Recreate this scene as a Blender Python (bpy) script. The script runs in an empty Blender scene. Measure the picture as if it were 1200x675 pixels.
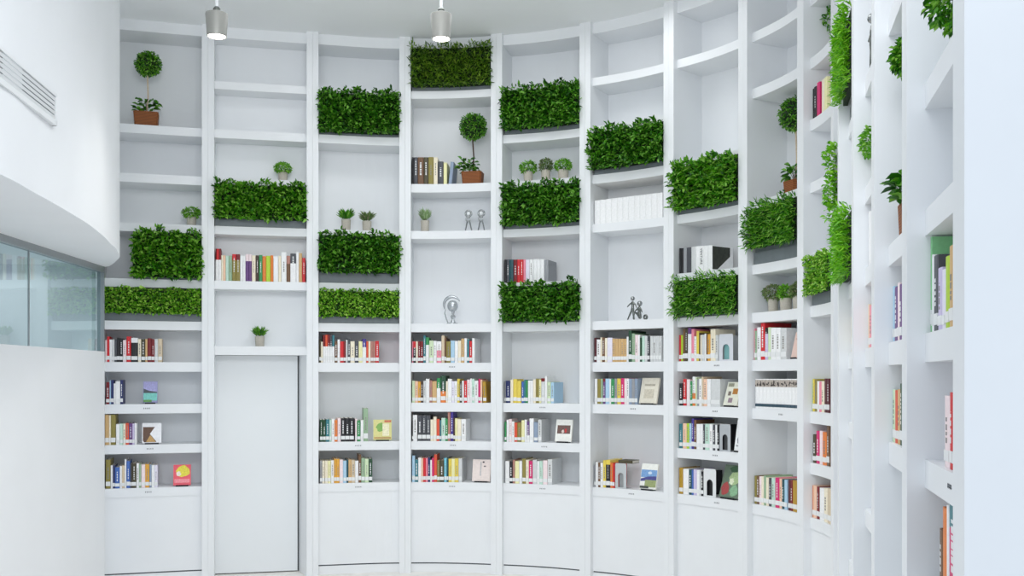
import bpy, bmesh, math, random
import numpy as np
from mathutils import Vector, Matrix

C = bpy.context.scene.collection
random.seed(7)
PI = math.pi

# ---------------------------------------------------------------- camera, world, lights
ZC = 1.98                      # eye height, metres
FPX, HOR = 1216.2, 441.2       # focal length and horizon row in pixels of a 1200 x 675 frame
cam_d = bpy.data.cameras.new('camera')
cam = bpy.data.objects.new('camera', cam_d); C.objects.link(cam)
cam.location = (0, 0, ZC); cam.rotation_euler = (PI / 2, 0, 0)
cam_d.sensor_fit = 'HORIZONTAL'; cam_d.sensor_width = 36
cam_d.lens = 36 * FPX / 1200
cam_d.shift_y = (HOR - 337.5) / 1200
cam_d.clip_end = 200
bpy.context.scene.camera = cam

vs = bpy.context.scene.view_settings
vs.view_transform = 'Standard'; vs.look = 'None'; vs.gamma = 1; vs.use_curve_mapping = False
vs.exposure = 0.25
bpy.context.scene.display_settings.display_device = 'sRGB'

world = bpy.data.worlds.new('world'); bpy.context.scene.world = world
world.use_nodes = True
bg = world.node_tree.nodes['Background']
bg.inputs[0].default_value = (0.83, 0.92, 1.03, 1); bg.inputs[1].default_value = 1.05

def area_light(name, loc, target, sx, sy, power, col=(1, 1, 1)):
    d = bpy.data.lights.new(name, 'AREA'); d.shape = 'RECTANGLE'; d.size = sx; d.size_y = sy
    d.energy = power; d.color = col
    o = bpy.data.objects.new(name, d); C.objects.link(o); o.location = loc
    v = Vector(target) - Vector(loc)
    o.rotation_euler = v.to_track_quat('-Z', 'Y').to_euler()
    return o
# added fill lights: two under the ceiling, one high up facing the shelves
for loc, sx, sy, pw, sp in [((-0.4, 6.4, 5.36), 2.2, 4.2, 54, 125), ((-0.3, 8.95, 5.36), 3.4, 0.7, 22, 175)]:
    area_light('skylight', loc, (loc[0], loc[1], 0), sx, sy, pw, (0.97, 0.985, 1)).data.spread = math.radians(sp)
area_light('window_light', (-0.4, 1.5, 4.6), (-0.8, 9.5, 3.4), 3.4, 1.4, 47, (0.97, 0.985, 1)).data.spread = math.radians(110)
bpy.context.scene.cycles.diffuse_bounces = 10; bpy.context.scene.cycles.max_bounces = 16

# ---------------------------------------------------------------- materials
def s2l(c):
    return tuple(((v / 255) / 12.92 if v / 255 <= 0.04045 else ((v / 255 + 0.055) / 1.055) ** 2.4) for v in c)

MATS = {}
def mat(name, rgb, rough=0.5, metal=0.0, noise=0.0, scale=40, spec=0.5):
    if name in MATS: return MATS[name]
    m = bpy.data.materials.new(name); m.use_nodes = True
    nt = m.node_tree; b = nt.nodes['Principled BSDF']
    c = s2l(rgb)
    b.inputs['Base Color'].default_value = (*c, 1)
    b.inputs['Roughness'].default_value = rough
    b.inputs['Metallic'].default_value = metal
    b.inputs['Specular IOR Level'].default_value = spec
    if noise > 0:
        tc = nt.nodes.new('ShaderNodeTexCoord')
        n = nt.nodes.new('ShaderNodeTexNoise'); n.inputs['Scale'].default_value = scale; n.inputs['Detail'].default_value = 3
        r = nt.nodes.new('ShaderNodeValToRGB')
        r.color_ramp.elements[0].position = 0.3; r.color_ramp.elements[1].position = 0.7
        r.color_ramp.elements[0].color = (*[v * (1 - noise) for v in c], 1)
        r.color_ramp.elements[1].color = (*[min(1, v * (1 + noise)) for v in c], 1)
        nt.links.new(tc.outputs['Object'], n.inputs['Vector'])
        nt.links.new(n.outputs['Fac'], r.inputs['Fac']); nt.links.new(r.outputs['Color'], b.inputs['Base Color'])
    MATS[name] = m
    return m

M_WHITE = mat('white_lacquer', (230, 232, 234), 0.45, noise=0.012, scale=3)
M_WALL = mat('white_wall_paint', (234, 236, 239), 0.7, noise=0.012, scale=2)
M_CEIL = mat('ceiling_paint', (238, 240, 241), 0.8, noise=0.01, scale=2)
M_DOOR = mat('door_paint', (228, 231, 233), 0.5, noise=0.01, scale=2)
M_FLOOR = mat('floor_stone', (228, 225, 220), 0.45, noise=0.08, scale=6)
M_GREYBOX = mat('grey_planter_metal', (112, 120, 124), 0.5, noise=0.05, scale=20)
M_CHROME = mat('chrome', (158, 161, 161), 0.18, 1.0, noise=0.05, scale=8)
M_SILVER = mat('brushed_silver', (120, 124, 120), 0.25, 1.0, noise=0.1, scale=20)
M_POT = mat('stone_pot', (186, 180, 168), 0.85, noise=0.08, scale=90)
M_SOIL = mat('soil', (70, 55, 42), 0.9, noise=0.3, scale=120)
M_GAP = mat('shadow_gap', (90, 94, 98), 0.8, noise=0.05)
M_PAGE = mat('page_paper', (236, 230, 218), 0.8, noise=0.03, scale=200)
M_LABEL = mat('label_paper', (228, 229, 229), 0.6, noise=0.02, scale=200)
M_SOFTINK = mat('faded_ink', (140, 136, 132), 0.7, noise=0.05)
M_INK = mat('label_ink', (70, 74, 80), 0.7, noise=0.05)
M_DARKMETAL = mat('dark_metal', (45, 46, 50), 0.4, 0.6, noise=0.05)
M_STEEL = mat('bookend_steel', (205, 208, 212), 0.4, 0.0, noise=0.02)
M_LAMP = mat('lamp_housing', (150, 150, 145), 0.4, 0.2, noise=0.03, scale=12)
M_VENTDARK = mat('vent_slot', (70, 78, 92), 0.7, noise=0.05)
M_TRUNKL = mat('pale_trunk', (206, 186, 160), 0.8, noise=0.15, scale=60)
M_TRUNKD = mat('dark_trunk', (74, 50, 36), 0.8, noise=0.2, scale=60)
M_RAIL = mat('grey_rail', (150, 156, 160), 0.4, 0.3, noise=0.03)

def wicker():
    m = bpy.data.materials.new('brown_wicker'); m.use_nodes = True
    nt = m.node_tree; b = nt.nodes['Principled BSDF']; b.inputs['Roughness'].default_value = 0.65
    tc = nt.nodes.new('ShaderNodeTexCoord'); w = nt.nodes.new('ShaderNodeTexWave')
    w.bands_direction = 'Z'; w.inputs['Scale'].default_value = 28; w.inputs['Distortion'].default_value = 1.2
    r = nt.nodes.new('ShaderNodeValToRGB')
    r.color_ramp.elements[0].color = (*s2l((92, 46, 12)), 1); r.color_ramp.elements[1].color = (*s2l((156, 88, 30)), 1)
    nt.links.new(tc.outputs['Object'], w.inputs['Vector']); nt.links.new(w.outputs['Fac'], r.inputs['Fac'])
    nt.links.new(r.outputs['Color'], b.inputs['Base Color'])
    return m
M_WICKER = wicker()

def leafmat(name, cols):
    m = bpy.data.materials.new(name); m.use_nodes = True
    nt = m.node_tree; b = nt.nodes['Principled BSDF']
    g = nt.nodes.new('ShaderNodeNewGeometry'); r = nt.nodes.new('ShaderNodeValToRGB')
    el = r.color_ramp.elements
    el[0].position = 0; el[0].color = (*s2l(cols[0]), 1); el[1].position = 1; el[1].color = (*s2l(cols[-1]), 1)
    for i, c in enumerate(cols[1:-1]):
        e = el.new((i + 1) / (len(cols) - 1)); e.color = (*s2l(c), 1)
    nt.links.new(g.outputs['Random Per Island'], r.inputs['Fac'])
    nt.links.new(r.outputs['Color'], b.inputs['Base Color'])
    b.inputs['Roughness'].default_value = 0.33
    t = nt.nodes.new('ShaderNodeBsdfTranslucent'); mx = nt.nodes.new('ShaderNodeMixShader'); mx.inputs[0].default_value = 0.25
    nt.links.new(r.outputs['Color'], t.inputs['Color'])
    out = nt.nodes['Material Output']
    nt.links.new(b.outputs[0], mx.inputs[1]); nt.links.new(t.outputs[0], mx.inputs[2]); nt.links.new(mx.outputs[0], out.inputs[0])
    return m
LEAF = dict(
    deep=leafmat('deep_green_leaves', [(16, 66, 8), (46, 116, 14), (86, 152, 30), (140, 200, 84)]),
    mid=leafmat('mid_green_leaves', [(26, 84, 8), (60, 138, 14), (104, 172, 34), (160, 214, 92)]),
    olive=leafmat('olive_green_leaves', [(44, 84, 12), (76, 122, 18), (108, 150, 34), (150, 182, 68)]),
    box=leafmat('boxwood_leaves', [(44, 110, 10), (102, 176, 30), (150, 208, 62), (196, 234, 112)]),
    bright=leafmat('bright_green_leaves', [(74, 150, 12), (104, 184, 22), (130, 204, 36), (160, 222, 70)]),
    fresh=leafmat('fresh_green_leaves', [(74, 146, 24), (106, 180, 42), (136, 200, 62), (168, 218, 96)]),
    sage=leafmat('sage_green_leaves', [(92, 124, 66), (116, 146, 84), (140, 164, 104), (150, 140, 112)]),
    pale=leafmat('pale_green_leaves', [(130, 168, 104), (166, 196, 140), (196, 216, 172), (110, 150, 90)]),
)
M_LEAFSHADE = mat('foliage_mat', (14, 38, 10), 0.9, noise=0.3, scale=60)  # dark green backing, the darkness between leaves put into its colour
M_LEAFSHADEB = mat('light_foliage_mat', (24, 56, 12), 0.9, noise=0.3, scale=60)  # same inner darkness as colour, lighter behind boxwood

def glass_mat():
    m = bpy.data.materials.new('tinted_glass'); m.use_nodes = True
    nt = m.node_tree; nt.nodes.remove(nt.nodes['Principled BSDF'])
    ge = nt.nodes.new('ShaderNodeNewGeometry'); dt = nt.nodes.new('ShaderNodeVectorMath'); dt.operation = 'DOT_PRODUCT'
    nt.links.new(ge.outputs['Normal'], dt.inputs[0]); nt.links.new(ge.outputs['Incoming'], dt.inputs[1])
    def mth(op, a, b=None):
        q = nt.nodes.new('ShaderNodeMath'); q.operation = op
        for i, v in enumerate((a, b)):
            if v is None: continue
            if isinstance(v, (int, float)): q.inputs[i].default_value = v
            else: nt.links.new(v, q.inputs[i])
        return q.outputs[0]
    fr = mth('ADD', mth('MULTIPLY', mth('POWER', mth('SUBTRACT', 1.0, mth('ABSOLUTE', dt.outputs['Value'])), 5.0), 0.95), 0.045)
    t = nt.nodes.new('ShaderNodeBsdfTransparent'); t.inputs[0].default_value = (0.84, 0.91, 0.92, 1)
    g = nt.nodes.new('ShaderNodeBsdfGlossy'); g.inputs['Roughness'].default_value = 0.01; g.inputs[0].default_value = (0.86, 0.95, 0.94, 1)
    mx = nt.nodes.new('ShaderNodeMixShader')
    nt.links.new(fr, mx.inputs[0]); nt.links.new(t.outputs[0], mx.inputs[1]); nt.links.new(g.outputs[0], mx.inputs[2])
    nt.links.new(mx.outputs[0], nt.nodes['Material Output'].inputs[0])
    return m
M_GLASS = glass_mat()

def emit(name, rgb, s):
    m = bpy.data.materials.new(name); m.use_nodes = True
    b = m.node_tree.nodes['Principled BSDF']
    b.inputs['Base Color'].default_value = (1, 1, 1, 1)
    b.inputs['Emission Color'].default_value = (*s2l(rgb), 1); b.inputs['Emission Strength'].default_value = s
    return m
M_BULB = emit('lamp_light', (255, 250, 236), 14)

# ---------------------------------------------------------------- object helpers
def link(name, me, m, parent=None):
    o = bpy.data.objects.new(name, me); C.objects.link(o)
    for x in (m if isinstance(m, (list, tuple)) else [m]): me.materials.append(x)
    if parent: o.parent = parent
    return o
def pydata(name, V, F, m, parent=None, mi=None, smooth=False):
    me = bpy.data.meshes.new(name); me.from_pydata([tuple(v) for v in V], [], [tuple(f) for f in F])
    if mi is not None: me.polygons.foreach_set('material_index', mi)
    if smooth: me.polygons.foreach_set('use_smooth', [True] * len(F))
    me.update()
    return link(name, me, m, parent)
def frombm(name, bm, m, parent=None, smooth=False):
    bmesh.ops.recalc_face_normals(bm, faces=bm.faces)
    me = bpy.data.meshes.new(name); bm.to_mesh(me); bm.free()
    if smooth:
        me.polygons.foreach_set('use_smooth', [True] * len(me.polygons))
        try: me.set_sharp_from_angle(angle=math.radians(40))
        except Exception: pass
    return link(name, me, m, parent)
def empty(name, loc=(0, 0, 0), rz=0.0):
    o = bpy.data.objects.new(name, None); C.objects.link(o); o.empty_display_size = 0.05
    o.location = loc; o.rotation_euler = (0, 0, rz)
    return o
def tag(o, label=None, cat=None, group=None, kind=None):
    if label: o['label'] = label
    if cat: o['category'] = cat
    if group: o['group'] = group
    if kind: o['kind'] = kind
    return o
def bm_box(bm, x0, x1, y0, y1, z0, z1, M=None, mi=0):
    vs_ = [bm.verts.new((M @ Vector(p)) if M else p) for p in
          [(x0, y0, z0), (x1, y0, z0), (x1, y1, z0), (x0, y1, z0), (x0, y0, z1), (x1, y0, z1), (x1, y1, z1), (x0, y1, z1)]]
    for f in [(0, 3, 2, 1), (4, 5, 6, 7), (0, 1, 5, 4), (1, 2, 6, 5), (2, 3, 7, 6), (3, 0, 4, 7)]:
        bm.faces.new([vs_[i] for i in f]).material_index = mi
def bm_lathe(bm, prof, n=20, cx=0, cy=0):
    rings = []
    for r, z in prof:
        if r < 1e-6: rings.append([bm.verts.new((cx, cy, z))])
        else: rings.append([bm.verts.new((cx + r * math.cos(2 * PI * i / n), cy + r * math.sin(2 * PI * i / n), z)) for i in range(n)])
    for a, b in zip(rings[:-1], rings[1:]):
        for i in range(n):
            j = (i + 1) % n
            if len(a) == 1 and len(b) == 1: continue
            if len(a) == 1: bm.faces.new([a[0], b[i], b[j]])
            elif len(b) == 1: bm.faces.new([a[i], a[j], b[0]])
            else: bm.faces.new([a[i], a[j], b[j], b[i]])
def bm_tube(bm, pts, rad, n=10):
    pts = [Vector(p) for p in pts]; rings = []
    for i, p in enumerate(pts):
        t = (pts[min(i + 1, len(pts) - 1)] - pts[max(i - 1, 0)]).normalized()
        a = t.orthogonal().normalized() if i == 0 else (rings_a - t * rings_a.dot(t)).normalized()
        rings_a = a; b = t.cross(a)
        r = rad[i] if isinstance(rad, (list, tuple)) else rad
        rings.append([bm.verts.new(p + (a * math.cos(2 * PI * k / n) + b * math.sin(2 * PI * k / n)) * r) for k in range(n)])
    for A, B in zip(rings[:-1], rings[1:]):
        for k in range(n): bm.faces.new([A[k], A[(k + 1) % n], B[(k + 1) % n], B[k]])
    bm.faces.new(rings[0][::-1]); bm.faces.new(rings[-1])
def bm_torus(bm, R, r, M, n=28, k=10, a0=0, a1=2 * PI):
    pts = [M @ Vector((R * math.cos(t), 0, R * math.sin(t))) for t in [a0 + (a1 - a0) * i / n for i in range(n + 1)]]
    bm_tube(bm, pts, r, k)
def prism(name, poly, z0, z1, m, parent=None):
    n = len(poly)
    V = [(x, y, z0) for x, y in poly] + [(x, y, z1) for x, y in poly]
    F = [tuple(range(n))[::-1], tuple(range(n, 2 * n))] + [(i, (i + 1) % n, n + (i + 1) % n, n + i) for i in range(n)]
    bm = bmesh.new()
    vv = [bm.verts.new(v) for v in V]
    for f in F: bm.faces.new([vv[i] for i in f])
    return frombm(name, bm, m, parent)

# ---------------------------------------------------------------- plan of the curved bookcase
S = 10.362; L = 0.92; W2 = 0.057; REC = 0.055; DEP = 0.434
NODE = [(-0.381, 0.9465), (-0.285, 0.973), (-0.191, 0.994), (-0.104, 1.009), (-0.015, 1.0), (0.068, 0.968), (0.138, 0.915),
        (0.188, 0.846), (0.213, 0.767), (0.211, 0.684), (0.187, 0.595), (0.166, 0.506), (0.145, 0.417), (0.124, 0.328), (0.103, 0.240)]
TAN = [(0.9686, 0.2484), (0.9724, 0.2335), (0.9813, 0.1927), (0.9994, 0.0334), (0.9734, -0.2293), (0.8746, -0.4848), (0.696, -0.718),
       (0.4479, -0.8941), (0.1399, -0.9902), (-0.142, -0.9899), (-0.2455, -0.9694), (-0.2341, -0.9722), (-0.2288, -0.9735), (-0.227, -0.9739), (-0.2273, -0.9738)]
P = [np.array(p) * S for p in NODE]; T = [np.array(t) / np.linalg.norm(t) for t in TAN]
def nrm(t): return np.array([-t[1], t[0]])
def curve(b, u):
    p0, p1 = P[b - 1], P[b]; d = np.linalg.norm(p1 - p0); m0, m1 = T[b - 1] * d, T[b] * d
    h = (2*u**3-3*u**2+1)*p0 + (u**3-2*u**2+u)*m0 + (-2*u**3+3*u**2)*p1 + (u**3-u**2)*m1
    t = (6*u*u-6*u)*p0 + (3*u*u-4*u+1)*m0 + (-6*u*u+6*u)*p1 + (3*u*u-2*u)*m1
    return h, t / np.linalg.norm(t)
def X(b, u, off):
    """point of bay b, u from its left upright's inner face (0) to its right one's (1), off metres behind the uprights' fronts"""
    c, t = curve(b, u)
    return c + nrm(t) * off + (1 - u) * T[b - 1] * W2 - u * T[b] * W2
def px(p): return 600 + FPX * p[0] / p[1]
def solve_u(b, off, x):
    lo, hi = -0.3, 1.3
    for _ in range(40):
        m = (lo + hi) / 2
        if px(X(b, m, off)) < x: lo = m
        else: hi = m
    return (lo + hi) / 2
def zpix(y, p): return ZC + (HOR - y) * p[1] / FPX
LT = {0: 3.72, 1: 3.143, 2: 2.63, 3: 2.119, 4: 1.602, 5: 1.02, 6: 0.581, 7: 0.150, 8: -0.289, 9: -0.712, 10: -1.164, 'D': 0.323}
LB = {0: 3.607, 1: 3.059, 2: 2.54, 3: 2.027, 4: 1.515, 5: 0.932, 6: 0.489, 7: 0.050, 8: -0.387, 9: -0.806, 10: -1.257, 'D': 0.23}
ZT = {k: ZC + v * L for k, v in LT.items()}; ZB = {k: ZC + v * L for k, v in LB.items()}
ZCEIL = ZT[0]; ZPL = ZC - 2.048 * L; ZF = 0.0

BAYS = {1: [2, 3, 4, 5, 6, 7, 8, 9, 10], 2: [1, 2, 3, 4, 5, 'D'], 3: [1, 2, 4, 5, 6, 7, 9, 10], 4: [1, 3, 4, 6, 7, 8, 9, 10],
        5: [1, 2, 3, 4, 5, 6, 8, 9, 10], 6: [1, 2, 3, 4, 6, 7, 8, 10], 7: [1, 3, 4, 5, 6, 7, 8, 9, 10], 8: [1, 2, 4, 5, 6, 7, 8, 10],
        9: [1, 2, 3, 4, 5, 6, 8, 9, 10], 10: [2, 4, 5, 7, 8, 10], 11: [1, 3, 4, 5, 6, 7, 8, 10], 12: [1, 4, 5, 6, 7, 9, 10],
        13: [2, 4, 6, 7, 8, 10], 14: [5, 6, 7, 8, 9, 10]}
COL = {1: 'first', 2: 'second', 3: 'third', 4: 'fourth', 5: 'fifth', 6: 'sixth', 7: 'seventh', 8: 'eighth', 9: 'ninth', 10: 'tenth',
       11: 'eleventh', 12: 'twelfth', 13: 'thirteenth', 14: 'fourteenth'}
BAYLAB = {1: 'first white shelf column, at the far left beside the wall with the glass', 2: 'white shelf column built over the plain door',
          3: 'third white shelf column, immediately right of the door', 4: 'fourth white shelf column, behind the right-hand pendant lamp',
          5: 'fifth white shelf column, with three small pots between green panels', 6: 'sixth white shelf column, holding the row of plain white volumes',
          7: 'seventh white shelf column, with arched bookends in its lower rows', 8: 'eighth white shelf column, with a topiary half hidden by its right upright',
          9: 'ninth white shelf column, narrow in view, with bright boxwood panel', 10: 'tenth white shelf column, a thin sliver seen edge-on',
          11: 'eleventh white shelf column, with two bright green panels bulging out', 12: 'twelfth white shelf column, seen edge-on, with silver figure inside',
          13: 'thirteenth white shelf column, second from the right edge, hiding a topiary', 14: 'nearest white shelf column, at the right edge of the photo'}
DEPB = {b: (0.30 if b == 2 else DEP) for b in BAYS}
def strip(b, offs, u0=0.0, u1=1.0, n=10):
    return [tuple(X(b, u0 + (u1 - u0) * i / n, offs)) for i in range(n + 1)]
bookcase = {}; shelves = {}
for b, lv in BAYS.items():
    mid = X(b, 0.5, 0.2)
    root = empty('bookcase', (mid[0], mid[1], 0)); bookcase[b] = root
    tag(root, BAYLAB[b], 'bookcase', 'white bookcase columns of the curved wall')
    def part(name, poly, z0, z1, m=M_WHITE, parent=root):
        o = prism(name, [(x - mid[0], y - mid[1]) for x, y in poly], z0, z1, m, parent)
        return o
    n0, n1 = nrm(T[b - 1]), nrm(T[b]); D = DEPB[b] + 0.03
    a = P[b - 1] + T[b - 1] * 0.0006; part('upright', [a, a + T[b - 1] * W2, a + T[b - 1] * W2 + n0 * D, a + n0 * D], ZF, ZCEIL)
    e = P[b] - T[b] * 0.0006; w_in = 0.085 if b == 2 else 0.0
    ew = 0.5 * W2 + W2 if b == 14 else 0.0
    part('upright', [e - T[b] * W2, e + T[b] * ew, e + T[b] * ew + n1 * D, e - T[b] * W2 + n1 * D], ZF, ZCEIL)
    if b == 2: part('door_jamb', [e - T[b] * (W2 - 0.002), e - T[b] * (W2 - 0.002) + n1 * D, e - T[b] * (W2 + w_in) + n1 * D], ZF, ZB['D'])
    dd = DEPB[b]
    ext = dict(u0=-0.004, u1=1.004)
    zlow = ZB['D'] if b == 2 else ZF
    part('back_panel', strip(b, dd, **ext) + strip(b, dd + 0.02, **ext)[::-1], zlow, ZCEIL)
    part('top_rail', strip(b, REC, **ext) + strip(b, dd, **ext)[::-1], ZB[0], ZCEIL)
    for k in lv:
        shelves[b, k] = part('shelf', strip(b, REC, **ext) + strip(b, dd, **ext)[::-1], ZB[k], ZT[k])
    if b != 2:
        part('base_panel', strip(b, REC + 0.008, **ext) + strip(b, REC + 0.03, **ext)[::-1], ZPL, ZB[10])
        part('plinth', strip(b, REC + 0.012, **ext) + strip(b, REC + 0.03, **ext)[::-1], ZF, ZPL - 0.014)
        part('shadow_gap', strip(b, REC + 0.022, **ext) + strip(b, REC + 0.03, **ext)[::-1], ZPL - 0.014, ZPL, M_GAP)

# little category tags on the shelf fronts (too small to read in the photograph: rows of fine strokes)
for b, k, x in [(1, 8, 172), (1, 9, 176), (1, 10, 174), (3, 9, 420), (3, 10, 420), (4, 7, 530), (4, 9, 531), (4, 10, 530), (5, 8, 636), (5, 9, 638), (5, 10, 636),
                (6, 8, 742), (6, 10, 740), (7, 7, 840), (7, 8, 838), (7, 9, 838), (7, 10, 840), (8, 8, 915), (14, 8, 1113)]:
    u = solve_u(b, REC, x); p = X(b, u, REC - 0.0005); _, t = curve(b, u); sh = shelves[b, k]
    n = nrm(t); bm = bmesh.new(); base = bookcase[b].location
    rz = math.atan2(t[1], t[0])
    Mx = Matrix.Translation((p[0] - base[0], p[1] - base[1], ZT[k] - 0.045)) @ Matrix.Rotation(rz, 4, 'Z') @ Matrix.Diagonal((0.7, 1, 0.7, 1))
    for i in range(4):
        x0 = -0.045 + i * 0.024
        bm_box(bm, x0, x0 + 0.014, -0.001, 0.0004, 0.0, 0.004, Mx); bm_box(bm, x0, x0 + 0.014, -0.001, 0.0004, 0.009, 0.012, Mx)
        bm_box(bm, x0 + 0.005, x0 + 0.008, -0.001, 0.0004, -0.004, 0.016, Mx)
    frombm('shelf_tag', bm, M_INK, sh)

# ---------------------------------------------------------------- setting
def struct(o): o['kind'] = 'structure'; return o
fl = struct(prism('floor', [(-9, -6), (7, -6), (7, 12.5), (-9, 12.5)], -0.12, 0, M_FLOOR))
struct(prism('ceiling', [(-9, 1.5), (7, 1.5), (7, 12.5), (-9, 12.5)], ZCEIL, ZCEIL + 0.1, M_CEIL))
# door under the second column
da, db = X(2, 0.0, 0.27), X(2, 1.0, 0.27) - T[2] * 0.08
dv = (db - da) / np.linalg.norm(db - da); dn = nrm(dv)
dr = struct(prism('door_1', [da - dv * 0.004, db - dv * 0.012, db - dv * 0.012 + dn * 0.04, da - dv * 0.004 + dn * 0.04], 0.012, ZB['D'] - 0.003, M_DOOR))
struct(prism('trim_1', [da - dv * 0.03 + dn * 0.045, db + dv * 0.05 + dn * 0.045, db + dv * 0.05 + dn * 0.06, da - dv * 0.03 + dn * 0.06], 0, ZB['D'] + 0.02, M_GAP))  # dark sheet behind the door, shade of the door gap in its colour

# left wall: lower wall, band of glass set back under a rounded bulkhead
G = 0.9 * S
GA = np.array([-0.3925 * G, 1.0 * G]); GB = np.array([-0.378 * G, 0.773 * G]); gd = (GB - GA) / np.linalg.norm(GB - GA)
GC = GA + gd * 6.5
gn = np.array([gd[1], -gd[0]])
if gn[0] > 0: gn = -gn                      # away from the hall
ZS = ZC + 128.6 / FPX * G; ZG = ZC + 29.2 / FPX * G
struct(prism('wall_left', [GA, GC, GC + gn * 0.18, GA + gn * 0.18], 0, ZG, M_WALL))
nose = [(-0.2500, 0.10), (-0.2540, 0.30), (-0.2600, 0.43), (-0.2676, .545), (-.2735, .589), (-.281, .642), (-.2923, .711), (-.3020, .757), (-.3096, .789), (-.3195, .826), (-.327, .857), (-.3345, .88),
        (-.3395, .897), (-.3470, .918), (-.357, .939), (-.3746, .974), (-.391, 1.0), (-.43, 1.03)]
bulk = []
for i in range(len(nose) - 1):       # Catmull-Rom through the measured points
    q = [np.array(nose[max(0, min(len(nose) - 1, j))]) for j in (i - 1, i, i + 1, i + 2)]
    for t in (0, .25, .5, .75):
        bulk.append(0.5 * ((2 * q[1]) + (q[2] - q[0]) * t + (2*q[0] - 5*q[1] + 4*q[2] - q[3]) * t*t + (3*q[1] - q[0] - 3*q[2] + q[3]) * t**3) * G)
bulk.append(np.array(nose[-1]) * G)
struct(prism('wall_left_bulkhead', [tuple(q) for q in bulk] + [(-7.5, 9.9), (-7.5, 0.2)], ZS, ZCEIL, M_WALL))
wb = bpy.data.objects['wall_left_bulkhead'].data; wb.polygons.foreach_set('use_smooth', [True] * len(wb.polygons)); wb.set_sharp_from_angle(angle=math.radians(35))
for i, (s0, s1) in enumerate([(0.0, 1.62), (1.63, 3.4), (3.41, 5.2)]):
    a, b_ = GA + gd * s0 + gn * 0.03, GA + gd * s1 + gn * 0.03
    pane = struct(prism('window_%d' % (i + 1), [a, b_, b_ + gn * 0.002, a + gn * 0.002], ZG, ZS - 0.05, M_GLASS))
    prism('window_seal', [b_ - gd * 0.004 - gn * 0.003, b_ + gd * 0.012 - gn * 0.003, b_ + gd * 0.012 + gn * 0.006, b_ - gd * 0.004 + gn * 0.006], ZG, ZS - 0.05, M_RAIL, pane)
struct(prism('trim_2', [GA, GC, GC + gn * 0.06, GA + gn * 0.06], ZS - 0.05, ZS + 0.01, M_RAIL))
struct(prism('trim_3', [GA - gd * 0.0, GA + gd * 0.02, GA + gd * 0.02 + gn * 0.06, GA + gn * 0.06], ZG, ZS, M_RAIL))
# room behind the glass
rb = [GA + gn * 1.6, GC + gn * 1.6]
struct(prism('wall_back_room', [rb[0], rb[1], rb[1] + gn * 0.1, rb[0] + gn * 0.1], 0, ZS, M_WALL))

area_light('back_room_light', tuple(GA + gn * 0.9 + gd * 2.2) + (ZS - 0.06,), tuple(GA + gn * 0.9 + gd * 2.2) + (0,), 0.8, 4.0, 11)  # added fill light, brightens the space behind the glass
struct(prism('wall_back_room_end', [GA + gd * 0.03 + gn * 0.07, GA + gd * 0.03 + gn * 1.7, GA + gd * 0.13 + gn * 1.7, GA + gd * 0.13 + gn * 0.07], 0, ZS, M_WALL))  # added panel, keeps the fill light from leaking onto the first bay
# ventilation grille on the bulkhead
def on_nose(x):                      # point of the bulkhead face seen at column x
    for q0, q1 in zip(bulk[:-1], bulk[1:]):
        if px(q0) <= x <= px(q1):
            lo, hi = 0.0, 1.0
            for _ in range(30):
                m = (lo + hi) / 2
                if px(q0 + (q1 - q0) * m) < x: lo = m
                else: hi = m
            return q0 + (q1 - q0) * lo
v0, v1 = on_nose(-25), on_nose(61.5)
vd = (v1 - v0) / np.linalg.norm(v1 - v0); vl = float(np.linalg.norm(v1 - v0))
vr = empty('air_vent', (v0[0], v0[1], ZC + 1.42), math.atan2(vd[1], vd[0]))
tag(vr, 'long white slotted air vent set into the curved upper left wall', 'vent')
vb = -0.016; vt = 0.165
bm = bmesh.new()
bm_box(bm, 0, vl, vb - 0.008, 0.02, 0.0, 0.03); bm_box(bm, 0, vl, vb - 0.008, 0.02, vt, vt + 0.018)
bm_box(bm, vl - 0.012, vl, vb - 0.008, 0.02, 0, vt + 0.018); bm_box(bm, 0, 0.012, vb - 0.008, 0.02, 0, vt + 0.018)
frombm('frame', bm, M_WHITE, vr)
bm = bmesh.new(); bm_box(bm, 0.012, vl - 0.012, vb + 0.004, 0.01, 0.03, vt); frombm('duct_backing', bm, M_VENTDARK, vr)
for i in range(5):
    bm = bmesh.new(); z = 0.036 + i * 0.026
    Mx = Matrix.Translation((0, vb, z + 0.008)) @ Matrix.Rotation(0.4, 4, 'X')
    bm_box(bm, 0.012, vl - 0.012, -0.006, 0.006, -0.008, 0.008, Mx); frombm('slat', bm, M_WHITE, vr)

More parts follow.
